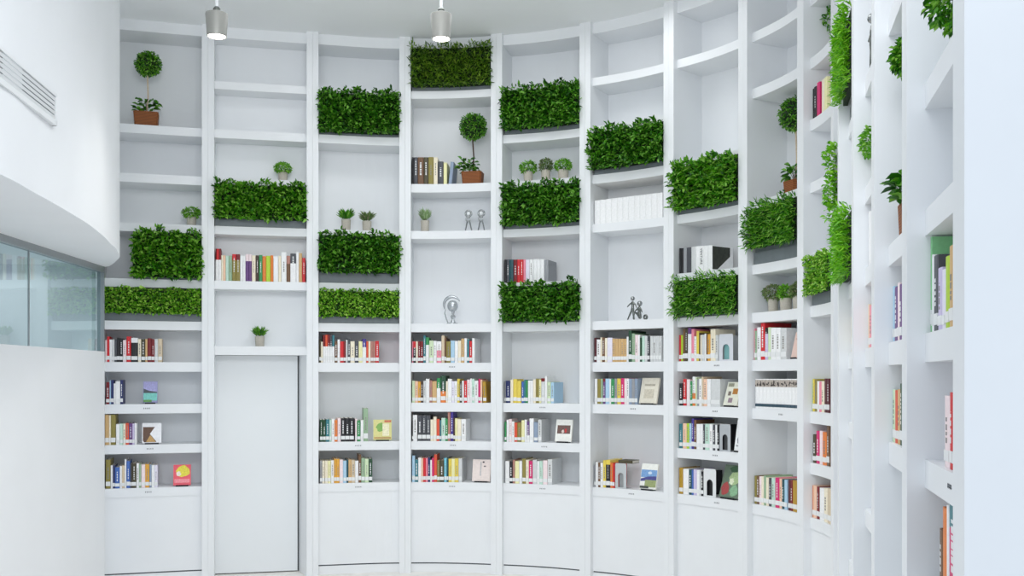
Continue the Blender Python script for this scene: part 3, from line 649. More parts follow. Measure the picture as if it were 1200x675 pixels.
def make_book(w, h, d, c, c2=None, split=0.0, label=True, title=True, rng=random):
    """upright book, spine towards -Y, origin at the middle of the spine's foot"""
    t = min(0.003, w * 0.2); hw = w / 2
    out = [(-hw, d), (-hw, 0.004), (-hw * 0.7, 0.0012), (0, 0), (hw * 0.7, 0.0012), (hw, 0.004), (hw, d), (hw - t, d), (hw - t, 0.006), (-hw + t, 0.006), (-hw + t, d)]
    zs = [0, h] if not c2 else [0, h * split, h]
    n = len(out); V = [(x, y, z) for z in zs for x, y in out]; F = []; mi = []
    for lvl in range(len(zs) - 1):
        for i in range(n):
            j = (i + 1) % n; F.append((lvl * n + i, lvl * n + j, (lvl + 1) * n + j, (lvl + 1) * n + i)); mi.append(1 if (c2 and lvl == 0) else 0)
    tp = (len(zs) - 1) * n
    for base, flip in ((0, True), (tp, False)):
        for q in ([0, 1, 9, 10], [1, 2, 3, 4, 5, 8, 9], [5, 6, 7, 8]):
            f = [base + k for k in q]; F.append(tuple(f[::-1] if flip else f)); mi.append(1 if (c2 and flip) else 0)
    o = pydata('book', V, F, [pm(c)] + ([pm(c2)] if c2 else []), None, mi)
    bm = bmesh.new(); bm_box(bm, -hw + t * 1.02, hw - t * 1.02, 0.007, d - 0.004, 0.003, h - 0.004); frombm('pages', bm, M_PAGE, o)
    if label:
        bm = bmesh.new(); bm_box(bm, -hw * 0.96, hw * 0.96, -0.0008, 0.006, h * 0.09, h * 0.24); frombm('spine_label', bm, M_LABEL, o)
    if title and w > 0.022 and rng.random() < (0.85 if c in DARK else 0.4):
        bm = bmesh.new(); tw = hw * rng.uniform(0.16, 0.3); z = h * 0.34
        top = h * rng.uniform(0.68, 0.9)
        while z < top:
            dz = rng.uniform(0.008, 0.02); bm_box(bm, -tw, tw, -0.0006, 0.004, z, min(z + dz, top)); z += dz + rng.uniform(0.004, 0.009)
        frombm('spine_title', bm, M_LABEL if c in DARK else M_SOFTINK, o)
    return o

ROWLAB = {}
def row(b, k, ox, oy, sc, spec, rowname, label=True, depth=0.27, off=REC + 0.014, hmax=None, titles=True):
    """spec: 'x0 x1 top colour[/lower colour@split row]' items read from an enlarged view of the photograph with origin ox, oy and scale sc"""
    items = [s.strip() for s in spec.split(';') if s.strip()]
    rng = random.Random(b * 100 + (k if k != 'D' else 77)); cnt = 0
    above = [ZB[j] for j in BAYS[b] + [0] if ZB[j] > ZT[k]]; ceil_z = min(above)
    last = None
    for it in items:
        f = it.split(); x0, x1, yt = (float(v) for v in f[:3]); cc = f[3]; lean = float(f[4]) if len(f) > 4 else 0.0
        c2 = None; split = 0
        if '/' in cc: cc, c2 = cc.split('/'); c2, sp = c2.split('@'); ysp = float(sp)
        cnt += 1
        X0, X1, YT = ox + x0 / sc, ox + x1 / sc, oy + yt / sc
        u0, u1 = solve_u(b, off, X0), solve_u(b, off, X1)
        u0 = min(max(u0, 0.012), 0.97); u1 = min(max(u1, u0 + 0.010), 0.985)
        a, e = X(b, u0, off), X(b, u1, off); mid = (a + e) / 2; w = float(np.linalg.norm(e - a)) * 0.985; t = (e - a) / np.linalg.norm(e - a)
        h = min(zpix(YT, mid) - ZT[k], ceil_z - ZT[k] - 0.006)
        h = max(h, 0.12)
        if c2: split = max(0.1, min(0.9, (zpix(oy + ysp / sc, mid) - ZT[k]) / h))
        d = min(depth + rng.uniform(-0.01, 0.015), DEPB[b] - off - 0.02)
        o = make_book(max(w, 0.008), h, d, cc, c2, split, label, titles, rng)
        o.location = (mid[0], mid[1], ZT[k] + 0.0006); o.rotation_euler = (0, lean, math.atan2(t[1], t[0]))
        if lean:
            o.location.z += abs(math.sin(lean)) * w / 2
        nm = PAL[cc][0]
        desc = ('%s and %s book' % (nm, PAL[c2][0])) if c2 else nm + ' book'
        tag(o, '%s, %s from left in %s' % (desc, ORD[cnt], rowname), 'book', 'books in the ' + rowname)

def art(o, patches, w, h):
    """flat printed areas on a front cover: (name, colour, polygon in 0..1 of the cover)"""
    for i, (nm, rgb, poly) in enumerate(patches):
        y = -0.0006 - 0.0004 * i; n = len(poly)
        V = [((q[0] - 0.5) * w, y, q[1] * h) for q in poly] + [((q[0] - 0.5) * w, 0.002, q[1] * h) for q in poly]
        F = [tuple(range(n)), tuple(range(n, 2 * n))[::-1]] + [(i_, n + i_, n + (i_ + 1) % n, (i_ + 1) % n) for i_ in range(n)]
        pydata(nm, V, F, mat('print_%d_%d_%d' % rgb, rgb, 0.45, noise=0.18, scale=70), o)
def rect(x0, y0, x1, y1): return [(x0, y0), (x1, y0), (x1, y1), (x0, y1)]
def blob(cx, cy, rx, ry, n=14, s=0): return [(cx + rx * math.cos(2 * PI * i / n) * (1 + 0.15 * math.sin(3 * i + s)), cy + ry * math.sin(2 * PI * i / n) * (1 + 0.12 * math.cos(2 * i + s))) for i in range(n)]
def display(b, k, x0, x1, ytop, rgb, patches, label, tilt=0.22, off=REC + 0.03, yaw=0.0, thick=0.018):
    u0, u1 = solve_u(b, off, x0), solve_u(b, off, x1); a, e = X(b, u0, off), X(b, min(u1, 0.995), off); mid = (a + e) / 2
    w = float(np.linalg.norm(e - a)) * math.cos(yaw) ** -0.0; t = (e - a) / np.linalg.norm(e - a); h = (zpix(ytop, mid) - ZT[k] - 0.012) / math.cos(tilt)
    rz = math.atan2(t[1], t[0]) + yaw
    r = empty('book_easel', (mid[0], mid[1], ZT[k] + 0.0007), rz); tag(r, 'small dark easel under the ' + label.split(',')[0], 'book stand', 'book easels')
    bm = bmesh.new(); bm_box(bm, -w * 0.36, w * 0.36, -0.012, 0.05, 0, 0.006); bm_box(bm, -w * 0.36, w * 0.36, -0.012, -0.008, 0.006, 0.014); frombm('ledge', bm, M_DARKMETAL, r)
    bm = bmesh.new(); Mx = Matrix.Translation((0, 0.030, 0.006)) @ Matrix.Rotation(-tilt, 4, 'X'); bm_box(bm, -w * 0.2, w * 0.2, 0, 0.003, 0, h * 0.7, Mx); frombm('back_rest', bm, M_DARKMETAL, r)
    bm = bmesh.new(); bm_tube(bm, [(0, 0.036 + h * 0.6 * math.sin(tilt), h * 0.6 * math.cos(tilt)), (0, 0.09 + h * 0.6 * math.sin(tilt), 0.003)], 0.003, 6); frombm('prop_leg', bm, M_DARKMETAL, r)
    bm = bmesh.new(); bm_box(bm, -w / 2, w / 2, 0, 0.002, 0, h); bm_box(bm, -w / 2, w / 2, thick - 0.002, thick, 0, h); bm_box(bm, -w / 2, -w / 2 + 0.002, 0.002, thick - 0.002, 0, h)
    o = frombm('display_book', bm, mat('cover_%d_%d_%d' % rgb, rgb, 0.45, noise=0.06, scale=40)); o.location = (mid[0], mid[1], ZT[k] + 0.0085 + thick * math.sin(tilt)); o.rotation_euler = (-tilt, 0, rz)
    off_v = Matrix.Rotation(rz, 4, 'Z') @ Vector((0, 0.002, 0)); o.location += off_v
    bm = bmesh.new(); bm_box(bm, -w / 2 + 0.0022, w / 2 - 0.004, 0.0022, thick - 0.0022, 0.003, h - 0.003); frombm('pages', bm, M_PAGE, o)
    art(o, patches, w, h); tag(o, label, 'book', 'books shown face out')
    return o
def bookend(b, k, x0, x1, ytop, rgb, label, inner=(60, 62, 66), off=REC + 0.02, yaw=0.0, hole=True):
    u0, u1 = solve_u(b, off, x0), solve_u(b, off, x1); a, e = X(b, u0, off), X(b, min(u1, 0.99), off); mid = (a + e) / 2
    w = float(np.linalg.norm(e - a)); t = (e - a) / w; h = min(zpix(ytop, mid) - ZT[k], 0.30)
    r = empty('bookend', (mid[0], mid[1], ZT[k] + 0.0007), math.atan2(t[1], t[0])); tag(r, label, 'bookend', 'arched bookends')
    # plate with an arched opening, bent from one sheet together with its foot
    aw = w * 0.24; ah = h * 0.62; z0 = 0.012; n = 10
    arc = [(aw * math.cos(PI * i / n), ah - aw + aw * math.sin(PI * i / n)) for i in range(n + 1)]
    hole_ = [(aw, z0)] + arc + [(-aw, z0)]
    outer = [(w / 2, 0), (w / 2, h * 0.5), (w / 2, h * 0.92), (w / 2 * 0.9, h), (-w / 2 * 0.9, h), (-w / 2, h * 0.92), (-w / 2, h * 0.5), (-w / 2, 0)]
    bm = bmesh.new(); th = 0.002
    def ring(y): return [bm.verts.new((x, y, z)) for x, z in outer], [bm.verts.new((x, y, z)) for x, z in hole_]
    O0, H0 = ring(0); O1, H1 = ring(th)
    def fill(O, H):
        ed = []
        for R_ in (O, H):
            for i in range(len(R_)): ed.append(bm.edges.get((R_[i], R_[(i + 1) % len(R_)])) or bm.edges.new((R_[i], R_[(i + 1) % len(R_)])))
        bmesh.ops.triangle_fill(bm, use_beauty=True, edges=ed)
    fill(O0, H0); fill(O1, H1)
    for A, B in ((O0, O1), (H0, H1)):
        for i in range(len(A)): bm.faces.new([A[i], A[(i + 1) % len(A)], B[(i + 1) % len(B)], B[i]])
    frombm('plate', bm, mat('bookend_%d_%d_%d' % rgb, rgb, 0.4, noise=0.02), r)
    bm = bmesh.new(); bm_box(bm, -w / 2, w / 2, th, 0.11, 0, 0.002); frombm('foot', bm, mat('bookend_%d_%d_%d' % rgb, rgb, 0.4), r)
    bm = bmesh.new(); Mx = Matrix.Translation((0, 0.0, 0)); bm_box(bm, -aw * 0.98, aw * 0.98, 0.02, 0.024, 0.002, ah * 0.98, Mx); frombm('inner_tongue', bm, mat('tongue_%d_%d_%d' % inner, inner, 0.5), r)

R1 = 'top book row of first column'
row(1, 7, 118, 385, 9.6, '50 70 130 pw; 70 98 90 r; 98 125 125 w; 125 155 125 lg; 155 182 120 dk; 182 215 105 k; 215 248 110 k; 250 288 130 pw; 290 340 90 r; 343 418 105 w/k@160; 420 455 120 cr; 457 500 120 do; 501 526 120 tn; 528 570 110 dr; 571 605 120 dr; 606 645 120 lg; 646 690 115 be', R1)
row(1, 8, 118, 438, 9.6, '60 98 95 dr; 99 115 75 lb; 116 145 70 nv; 146 165 110 w; 166 218 85 w; 219 250 70 nv', 'second book row of first column')
row(1, 9, 118, 482, 9.6, '48 92 40 tn; 93 114 45 cr; 115 168 38 ol; 172 214 145 w; 215 250 140 mt; 252 280 140 cr; 281 318 135 ro; 319 355 135 pu; 356 380 140 lv; 381 405 135 w', 'third book row of first column')
row(1, 10, 118, 530, 9.6, '56 110 85 ol; 112 135 150 w; 136 160 150 nv; 161 212 170 bl; 214 238 155 w; 239 268 150 be; 269 288 80 w; 290 330 100 bl; 331 350 130 dk; 351 400 125 do; 402 430 125 w; 431 455 135 sg; 456 500 140 pw; 501 546 135 am; 548 572 140 gb; 573 605 145 w; 606 640 145 wl', 'lowest book row of first column')
row(2, 5, 245, 280, 9.6, '60 84 110 dr/w@235; 85 110 110 r/w@235; 111 136 110 dr/w@235; 138 160 185 cr; 161 186 185 pc; 187 220 190 mt; 222 258 190 sg; 260 303 172 r/ol@240; 304 348 172 dr/ol@240; 350 380 190 w; 381 410 190 w; 412 445 172 pw/pu@250; 446 480 172 pw/pu@250; 482 523 185 cr; 525 560 185 db; 562 600 180 gn; 601 640 195 or_; 641 690 190 lm; 691 722 185 or_; 724 778 195 w; 780 811 190 cr; 813 870 150 w; 872 912 190 pb/br@280; 914 978 165 dk/w@275; 980 1010 145 w; 1011 1046 160 tn; 1048 1086 215 r', 'book row over the door', label=False)
row(3, 7, 368, 385, 10.91, '58 88 135 do; 89 113 170 cr; 115 143 85 dr/w@230; 144 173 80 ro/w@230; 174 203 80 dr/w@230; 204 233 80 dk/w@230; 234 262 85 tl/w@230; 264 300 165 br; 301 332 140 w; 334 379 165 r; 380 406 165 dr; 407 430 145 lg; 431 465 130 dk; 466 520 165 cr; 522 570 160 dk; 571 620 165 py; 621 666 135 in_/w@240; 668 695 165 ro; 696 722 160 cr; 723 754 165 pb; 755 785 165 pb; 786 830 160 r', 'top book row of third column')
row(3, 9, 368, 475, 10.91, '75 112 185 dg; 113 150 185 dg; 152 195 180 tl; 197 222 185 mt; 224 262 175 w; 263 300 190 or_; 302 342 165 pw; 344 399 165 k; 400 455 165 k; 456 512 165 k; 526 550 175 pw; 552 594 195 gn; 596 632 190 w; 633 690 40 sg', 'middle book row of third column')
row(3, 10, 368, 525, 10.91, '75 105 165 g; 106 136 165 cr; 140 178 165 cr; 179 215 165 py; 218 254 160 w; 255 285 140 am; 286 325 140 am; 327 371 150 pw; 373 416 165 lb; 418 440 150 dt; 441 480 150 tn; 481 524 155 be; 526 568 165 w; 570 604 85 br; 605 650 130 sg; 651 698 140 pg; 700 745 140 dg', 'lowest book row of third column')
row(4, 3, 477, 175, 6.43, '28 51 60 k; 52 80 60 dk; 81 125 60 br; 126 160 60 do; 161 198 58 ol; 200 230 60 cr; 233 273 92 dk; 275 300 100 py; 312 336 95 gb 0.10', 'upper row beside the dark trunked topiary', label=False)
row(4, 7, 477, 385, 10.91, '55 78 165 pk; 79 112 165 r/k@250; 113 138 165 cr; 140 172 165 dr; 173 206 165 dr; 208 238 90 tl; 240 280 115 gn/w@210; 284 336 155 pg; 338 378 160 w; 380 438 165 w/pk@280; 440 478 90 be; 480 500 120 br; 502 555 165 ol; 557 607 155 lb; 609 650 160 w; 652 690 155 cr; 692 730 130 tn; 732 764 125 w; 765 795 140 tl; 796 830 160 r; 831 864 125 w', 'top book row of fourth column')
row(4, 8, 477, 433, 10.91, '58 100 145 pg; 101 140 150 pc; 141 175 155 am; 176 206 155 db; 208 240 145 lg; 241 285 120 w; 286 320 140 pb; 321 378 150 tn; 380 427 110 gn/w@240; 429 495 80 dg/or_@280; 497 520 150 cr; 521 570 120 w; 571 604 150 wl; 605 640 150 w; 641 671 120 y; 672 700 150 do; 702 726 145 w; 728 766 145 r; 767 805 130 pw; 806 829 115 w; 830 860 120 mt; 861 909 145 w; 911 935 120 mg; 936 960 130 pc; 972 1016 155 go -0.04', 'second book row of fourth column')
row(4, 9, 477, 478, 10.91, '52 72 165 k; 74 130 92 w; 136 190 95 dk; 191 244 95 dk; 245 298 95 dk; 299 335 150 cr; 336 376 115 cr; 377 415 145 ro; 416 436 160 tl; 438 489 130 mt; 490 520 140 gn; 521 555 55 pb; 557 590 50 in_; 591 612 130 db; 613 642 135 py; 643 690 145 cr; 692 750 145 w', 'third book row of fourth column')
row(4, 10, 477, 525, 10.91, '60 100 100 lb; 101 141 150 tl; 143 180 125 w; 181 205 130 pc; 206 240 130 r; 241 265 130 pk; 266 295 120 nv; 296 318 155 w; 319 345 130 mg; 346 382 85 ro; 384 414 160 ol; 415 472 155 do; 474 505 130 cy; 506 528 130 dt; 530 568 140 y; 569 610 140 py; 611 656 135 y; 658 702 135 lg', 'lowest book row of fourth column')
row(5, 5, 585, 295, 11.43, '60 97 105 k; 98 134 105 dk; 135 189 105 dt; 191 240 105 dr; 241 279 105 r; 280 322 105 r; 324 352 105 pk; 354 402 105 wl; 404 450 105 w; 455 500 100 w; 501 546 100 w; 547 600 100 w; 602 655 110 g', 'upper book row of fifth column', label=False)
row(5, 8, 585, 435, 11.43, '64 86 130 g; 90 146 130 nv; 148 186 115 cr; 187 238 105 y; 239 292 130 y; 298 329 140 bl; 330 354 115 tl; 355 382 125 gn; 384 418 125 w; 419 453 125 w; 455 489 110 cr; 490 530 100 ol; 531 560 110 py; 561 609 95 dr/lg@140; 610 640 65 w; 643 688 145 pg; 690 732 150 lb', 'third lowest row of fifth column')
row(5, 9, 585, 480, 7.105, '36 60 105 gn; 61 79 85 w; 80 104 80 pw; 105 125 100 w; 126 149 110 ro; 150 182 110 ol; 184 210 90 py; 211 229 85 w; 230 251 100 pu/w@215; 252 285 75 w; 287 320 105 gb; 322 352 85 lg', 'middle book row of fifth column')
row(5, 10, 585, 480, 7.105, '50 84 430 w; 85 111 430 k; 112 130 420 pb; 131 165 430 py; 166 190 430 w; 192 220 410 ol; 221 245 420 cr; 246 276 430 mg; 278 312 420 lg; 314 332 430 w; 333 361 430 mt; 363 400 425 pw; 402 440 415 lg', 'lowest book row of fifth column')
row(6, 4, 690, 215, 12, ';'.join('%g %g %g w' % (75 + i * 80, 75 + i * 80 + 79, 238 - i * 9.6) for i in range(12)), 'plain white volumes of sixth column', label=False, off=REC + 0.02, titles=False)
row(6, 7, 690, 380, 12, '75 107 190 mr; 109 160 215 w; 161 185 185 cr; 186 222 185 br; 224 256 195 cr; 257 328 190 wl; 330 369 205 tn; 370 409 205 tn; 410 449 205 tn; 450 489 205 tn; 490 527 205 tn; 529 556 175 w; 558 602 90 dg; 603 646 130 sg; 648 690 150 pw; 691 715 150 w; 716 744 190 dg; 746 782 165 mt; 783 820 165 lg; 821 852 170 dk; 860 900 165 lg; 901 940 165 lg; 941 980 165 lg; 981 1020 165 lg', 'top book row of sixth column')
row(6, 8, 690, 430, 12, '80 117 165 w; 119 166 170 ol; 167 195 165 sg; 197 231 165 dr/pu@210; 232 287 165 lb; 288 310 170 w; 311 357 170 gn; 359 395 165 g; 397 447 165 y; 449 495 160 mg; 497 528 165 pw; 529 562 165 w; 564 602 165 gb; 603 642 165 g; 643 680 165 gb', 'middle book row of sixth column')
row(6, 10, 690, 530, 12, '75 95 180 g; 96 128 140 w; 129 160 150 br; 161 197 150 w; 199 238 115 y; 240 298 110 y/k@175; 300 334 150 or_; 335 360 160 r', 'lowest book row of sixth column')
row(7, 5, 788, 280, 13.04, '90 127 143 k; 128 164 143 k; 166 214 135 g; 216 284 130 dk; 286 352 120 lg; 354 410 112 w; 411 470 108 w; 472 538 105 w; 540 604 100 w', 'black and white row of seventh column', label=False, titles=False)
row(7, 7, 788, 378, 12.98, '75 125 190 r; 127 157 190 lm; 158 188 100 br; 189 230 95 do; 232 284 80 pu/w@175; 286 325 100 pk; 326 360 210 w; 362 400 130 y; 401 419 160 db; 420 441 190 cr; 443 482 185 lg; 484 510 170 w; 511 530 170 br; 531 572 175 am; 574 650 100 cr; 651 690 190 lg', 'top book row of seventh column')
row(7, 8, 788, 430, 12.98, '96 152 250 k; 160 206 185 r; 214 262 190 pw; 266 300 220 gn; 301 344 150 w/or_@400; 346 368 160 pg; 370 400 190 g; 401 441 180 w; 442 467 150 be; 469 520 185 pc; 522 578 185 w; 580 722 185 lg', 'second book row of seventh column')
row(7, 9, 788, 482, 11.64, '80 135 170 tl; 138 190 165 pc; 191 225 165 lm; 227 256 165 lb; 258 290 100 in_; 291 322 120 br; 324 374 175 w; 375 412 175 w; 413 440 180 dk; 441 500 175 mt; 501 545 175 w; 546 579 185 dk; 580 605 185 w; 606 632 185 k', 'third book row of seventh column')
row(7, 10, 788, 535, 11.25, '78 135 150 go; 138 212 165 w; 214 250 175 dt; 251 274 175 bl; 275 316 170 lv; 318 349 180 w; 350 373 180 lg; 374 405 200 k', 'lowest book row of seventh column')
row(8, 7, 875, 370, 11.26, '62 94 170 pk; 96 131 200 sg; 133 180 155 w; 182 236 88 r; 238 276 160 k/lv@240; 278 311 155 pg; 313 378 160 w; 379 440 160 w; 442 520 165 lg', 'top book row of eighth column')
N8 = 12
row(8, 8, 875, 435, 12.27, ';'.join('%g %g 112 w' % (122 + i * 51.5, 122 + i * 51.5 + 50.5) for i in range(N8)), 'matching volumes of eighth column', label=False, titles=False)
row(8, 10, 875, 550, 11.26, '95 128 85 ol; 129 160 90 br; 162 190 95 pw; 191 221 95 cr; 223 250 85 sg; 251 286 110 cr; 288 321 115 dk; 323 371 115 mt; 373 426 112 mg; 428 459 125 pc; 460 491 130 dt; 493 530 140 lb; 545 574 140 mr; 575 601 140 dr; 603 658 150 go; 660 690 150 db', 'lowest book row of eighth column')
row(9, 3, 860, 0, 6, '540 560 625 k; 561 580 610 k; 581 601 580 mg; 615 632 560 cr; 633 652 545 py', 'upper book row of ninth column', label=False)
row(9, 8, 860, 400, 6, '530 547 265 lm; 548 564 265 y; 565 582 268 ol; 583 596 280 w; 597 612 285 pk; 613 632 280 cr; 634 651 262 mr; 652 669 262 mr', 'top book row of ninth column')
row(9, 9, 860, 480, 6, '552 575 175 do; 577 599 150 mg; 600 620 150 pw; 621 649 160 or_; 650 669 110 br', 'middle book row of ninth column')
row(9, 10, 860, 563, 6, '540 554 35 or_; 555 579 38 pc; 580 598 45 dr; 600 630 55 w; 631 654 58 cr; 655 680 60 be', 'lowest book row of ninth column')
row(11, 7, 860, 300, 6, '805 822 430 cr; 822 840 425 be', 'single visible row of eleventh column')
row(12, 6, 860, 200, 6, '940 953 290 w; 954 966 290 w', 'upper row of twelfth column', label=False, titles=False)
row(12, 7, 860, 300, 6, '925 937 340 cr; 938 950 345 pc; 951 968 350 pk', 'lower row of twelfth column')
row(13, 7, 1000, 300, 6, '252 284 215 lb; 286 307 220 pu; 308 320 190 pw; 321 338 200 pu', 'upper row of thirteenth column')
row(13, 8, 1000, 400, 6, '250 269 340 mt; 270 289 340 pg; 290 306 345 ro; 307 324 338 tn; 325 342 298 dg', 'lower row of thirteenth column')
row(14, 7, 1075, 270, 5.2, '62 84 40 lf; 86 95 150 w; 96 121 155 dk; 122 146 230 lv; 147 166 240 wl; 168 190 160 lm; 191 215 95 tn; 216 232 105 lv', 'top row of nearest column', hmax=0.3)
row(14, 8, 1075, 450, 3, '93 111 42 pw; 112 122 30 r; 123 137 38 gb', 'middle row of nearest column')
row(14, 9, 1075, 450, 3, '76 86 510 br; 87 100 435 or_; 101 107 425 w; 108 137 425 tl/mg@510', 'lowest row of nearest column', label=False)

# ---------------------------------------------------------------- books shown face out
display(1, 8, 167.5, 184.5, 447, (150, 150, 190), [('sky_picture', (160, 158, 204), rect(.05, .55, .95, .97)), ('hill_picture', (70, 78, 84), [(.03, .66), (.4, .56), (.97, .5), (.97, .42), (.03, .44)]), ('sea_picture', (118, 196, 186), rect(.03, .1, .97, .45)), ('shore_picture', (96, 150, 80), rect(.03, .03, .6, .14))], 'landscape book with lilac sky and teal water, shown face out in first column')
display(1, 9, 166.5, 189, 496, (236, 236, 238), [('rock_picture', (92, 62, 42), [(.04, .14), (.04, .8), (.66, .8), (.4, .45), (.75, .06), (.1, .04)]), ('sand_picture', (190, 150, 88), [(.2, .05), (.42, .4), (.72, .05)])], 'white book with brown triangular photo, shown face out in first column')
display(1, 10, 203, 223.5, 545, (230, 84, 100), [('yellow_picture', (226, 212, 60), blob(.55, .68, .38, .28)), ('figure_picture', (236, 226, 210), blob(.3, .56, .13, .12, s=1)), ('title_band', (240, 140, 150), rect(.06, .12, .94, .3))], 'pink and yellow book, shown face out in lowest row of first column')
display(3, 9, 437.5, 459, 492, (214, 208, 136), [('leaf_picture', (120, 168, 76), blob(.4, .62, .24, .22)), ('paper_picture', (232, 226, 190), rect(.5, .2, .86, .8)), ('red_corner', (196, 108, 74), rect(.6, .86, .97, .97)), ('title_band', (186, 150, 88), rect(.04, .06, .96, .14))], 'yellow green book with leaf picture, shown face out in third column')
display(4, 10, 553, 574, 539, (232, 218, 212), [('dark_mark', (70, 60, 66), blob(.6, .88, .06, .04)), ('grey_figure', (190, 186, 186), rect(.42, .25, .5, .9)), ('small_print', (120, 110, 112), rect(.62, .66, .74, .72))], 'pale pink book with small dark mark, shown face out in fourth column')
display(5, 9, 650, 669, 492, (238, 238, 232), [('photo_print', (110, 84, 78), rect(.1, .36, .9, .74)), ('figure_print', (216, 200, 190), blob(.45, .46, .08, .08)), ('figure_print', (196, 60, 60), blob(.62, .5, .07, .1))], 'white book with dark group photo, shown face out in fifth column')
display(6, 8, 748.5, 769, 443, (226, 220, 204), [('title_print', (180, 172, 156), rect(.2, .68, .8, .76)), ('frame_print', (204, 196, 178), rect(.22, .2, .78, .55))], 'cream book leaning back, shown face out in sixth column', tilt=0.25)
display(6, 10, 749, 768, 544, (236, 236, 230), [('sky_picture', (120, 160, 206), rect(.02, .46, .98, .76)), ('cloud_picture', (206, 222, 240), blob(.55, .64, .12, .06)), ('mountain_picture', (78, 78, 140), [(.02, .4), (.5, .5), (.98, .52), (.98, .36), (.02, .3)]), ('meadow_picture', (150, 160, 110), rect(.3, .08, .98, .36)), ('rock_picture', (70, 76, 72), rect(.02, .03, .55, .12))], 'blue mountain landscape book, shown face out in lowest row of sixth column')
display(7, 8, 847, 863, 448, (226, 226, 210), [('photo_print', (178, 120, 54), rect(.5, .48, .86, .72)), ('photo_print', (150, 130, 140), rect(.3, .12, .6, .32)), ('pattern_print', (150, 150, 130), rect(.1, .8, .5, .94)), ('pattern_print', (120, 110, 100), rect(.2, .42, .4, .6))], 'book patterned with small photos, shown face out in seventh column', tilt=0.3)
display(7, 9, 860, 868, 492, (238, 240, 240), [('drawing_print', (120, 124, 130), blob(.5, .36, .2, .12)), ('text_print', (170, 172, 176), rect(.2, .14, .8, .2))], 'white book with grey drawing beside the grey arched bookend, shown face out', tilt=0.15)
display(7, 10, 842, 864, 546, (104, 122, 104), [('leaf_picture', (168, 190, 140), blob(.62, .6, .26, .22)), ('flower_picture', (220, 226, 196), blob(.5, .5, .12, .1, s=2)), ('berry_picture', (164, 70, 70), blob(.25, .26, .2, .2)), ('leaf_picture', (62, 96, 66), blob(.6, .88, .3, .1)), ('leaf_picture', (134, 176, 138), blob(.72, .22, .2, .18))], 'green plant book with red berries, shown face out in seventh column', tilt=0.3)
display(8, 7, 926.5, 935.5, 389, (226, 196, 184), [('title_print', (200, 160, 150), rect(.2, .7, .8, .76))], 'salmon pink book half hidden by the upright, shown face out in eighth column')
bookend(6, 10, 721, 734, 543, (190, 194, 196), 'grey arched bookend beside the yellow and black books in the sixth column', (150, 154, 156))
bookend(7, 7, 842.5, 859, 391.5, (214, 216, 222), 'pale arched bookend ending the top book row of the seventh column', (120, 170, 170))
bookend(7, 9, 843.3, 856, 497, (176, 180, 184), 'grey arched bookend ending the third book row of the seventh column', (66, 68, 70))
bookend(7, 10, 824.5, 839, 549.5, (222, 224, 224), 'white bookend with black arch ending the lowest row of the seventh column', (14, 14, 16))

# dark printed band and photo strip on the matching volumes
for o in [o for o in bpy.data.objects if o.get('group') == 'books in the matching volumes of eighth column']:
    xs = [v.co.x for v in o.data.vertices]; zs = [v.co.z for v in o.data.vertices]; hw = max(xs) * 0.94; h = max(zs)
    bm = bmesh.new(); bm_box(bm, -hw, hw, -0.0008, 0.004, h * 0.06, h * 0.16); frombm('spine_band', bm, mat('slate_band', (52, 78, 92), 0.5), o)
    rr = random.Random(o.name); bm = bmesh.new(); bm_box(bm, -hw, hw, -0.0006, 0.004, h * 0.73, h * 0.965)
    frombm('photo_strip', bm, mat('photo_print_pale', (176, 166, 156), 0.5, noise=0.5, scale=70), o); bm = bmesh.new()
    for i in range(3):
        x = rr.uniform(-hw, hw * 0.4); z = h * rr.uniform(0.74, 0.86); bm_box(bm, x, min(hw, x + hw * rr.uniform(.5, 1.0)), -0.001, 0.004, z, z + h * rr.uniform(.04, .09))
    frombm('photo_figure', bm, mat('photo_print_dark', (70, 62, 60), 0.5, noise=0.3, scale=150), o)
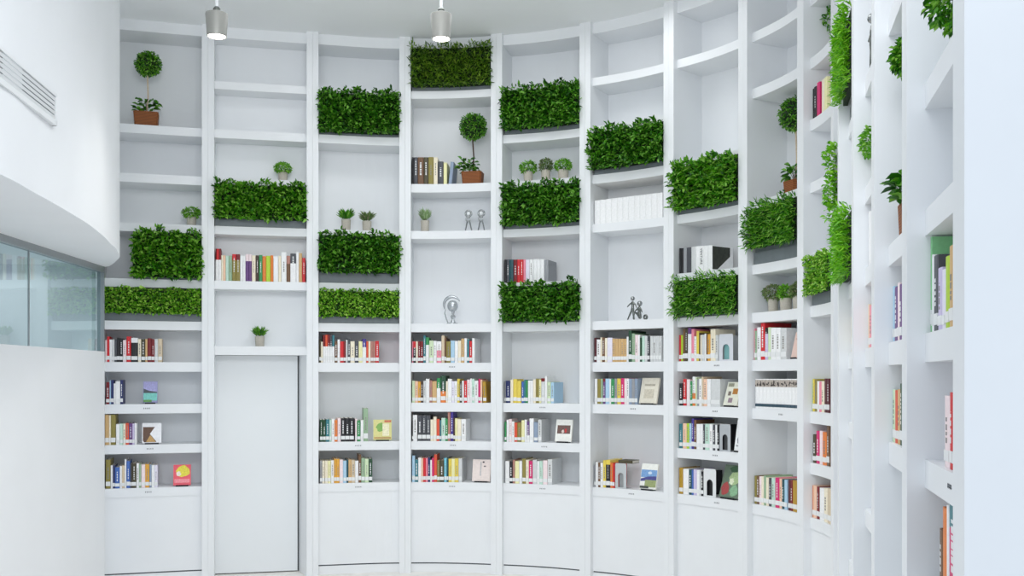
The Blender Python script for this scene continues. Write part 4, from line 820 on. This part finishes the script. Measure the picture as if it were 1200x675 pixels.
# lettered spine among the black and white books
lst = [o for o in bpy.data.objects if o.get('group') == 'books in the black and white row of seventh column']
for o in lst:
    if ', ninth from' in o['label']:
        hw = max(v.co.x for v in o.data.vertices); h = max(v.co.z for v in o.data.vertices); poly = [(0.008, 0.06), (0.07, 0.06), (0.22, 0.55), (0.24, 0.62), (0.24, 0.97), (0.008, 0.97)]
        V = [(x, y, z * h) for x in (hw - 0.001, hw + 0.0006) for y, z in poly]; n = len(poly)
        pydata('cover_photo', V, [tuple(range(n))[::-1], tuple(range(n, 2 * n))] + [(i, (i + 1) % n, n + (i + 1) % n, n + i) for i in range(n)], mat('photo_print_dark_green', (46, 50, 40), 0.4, noise=0.5, scale=25), o)
        o['label'] = 'white book with dark photo cover ending the black and white row, seventh column'
    if ', seventh from' in o['label']:
        cu = bpy.data.curves.new('spine_lettering', 'FONT'); cu.body = 'VENTURE'; cu.size = 0.034; cu.align_x = 'CENTER'; cu.align_y = 'CENTER'; cu.extrude = 0.0006
        t = bpy.data.objects.new('spine_lettering', cu); C.objects.link(t); t.parent = o; cu.materials.append(mat('book_black', (28, 28, 32)))
        bpy.context.view_layer.update(); dg = bpy.context.evaluated_depsgraph_get()
        me = bpy.data.meshes.new_from_object(t.evaluated_get(dg)); bpy.data.objects.remove(t); t = bpy.data.objects.new('spine_lettering', me); C.objects.link(t); t.parent = o
        t.location = (0, -0.0005, 0.137); t.rotation_euler = (PI / 2, PI / 2, 0)
        o['label'] = 'white book with black upright lettering among the black and white books, seventh shelf column'
# a book lying flat on the upright ones
u = solve_u(6, REC + 0.014, 721); p = X(6, u, REC + 0.02); _, t = curve(6, u)
tops = max(o.location.z + max(v.co.z for v in o.data.vertices) for o in bpy.data.objects if o.get('group') == 'books in the lowest book row of sixth column' and ('red' in o['label'] or 'orange' in o['label']))
o = make_book(0.03, 0.15, 0.15, 'do', None, 0, False, False)
o.location = (p[0] + 0.03 * t[0], p[1] + 0.03 * t[1], tops + 0.0155); o.rotation_euler = (0, PI / 2, math.atan2(t[1], t[0]))
tag(o, 'dark book lying flat on top of the orange and red books, sixth column', 'book')

# past three hundred books: the smallest in view become one mass
def area(o):
    xs = [v.co.x for v in o.data.vertices]; zs = [v.co.z for v in o.data.vertices]
    f = o.matrix_world if False else Matrix.Rotation(o.rotation_euler.z, 3, 'Z')
    nrm_ = f @ Vector((0, -1, 0)); side = f @ Vector((1, 0, 0)); v = Vector((o.location.x, o.location.y, 0)); d = v.length; v.normalize()
    return ((max(xs) - min(xs)) * abs(nrm_.dot(v)) + 0.3 * 0.16 * abs(side.dot(v))) * (max(zs) - min(zs)) / d ** 2
bks = sorted([o for o in bpy.data.objects if o.name.split('.')[0] == 'book'], key=area)
rest = bks[:-300]
V, F, MI, mats = [], [], [], []
for o in rest:
    loc = Matrix.Translation(o.location) @ o.rotation_euler.to_matrix().to_4x4()
    for q in [o] + list(o.children):
        base = len(V); V += [tuple(loc @ v.co) for v in q.data.vertices]
        idx = []
        for m in q.data.materials:
            if m not in mats: mats.append(m)
            idx.append(mats.index(m))
        for pl in q.data.polygons:
            F.append([base + i for i in pl.vertices]); MI.append(idx[pl.material_index])
    for q in list(o.children): bpy.data.objects.remove(q)
    bpy.data.objects.remove(o)
mass = pydata('books', V, F, mats, None, MI)
tag(mass, 'thinnest book spines standing among the larger books all along the rows', 'books', None, 'stuff')
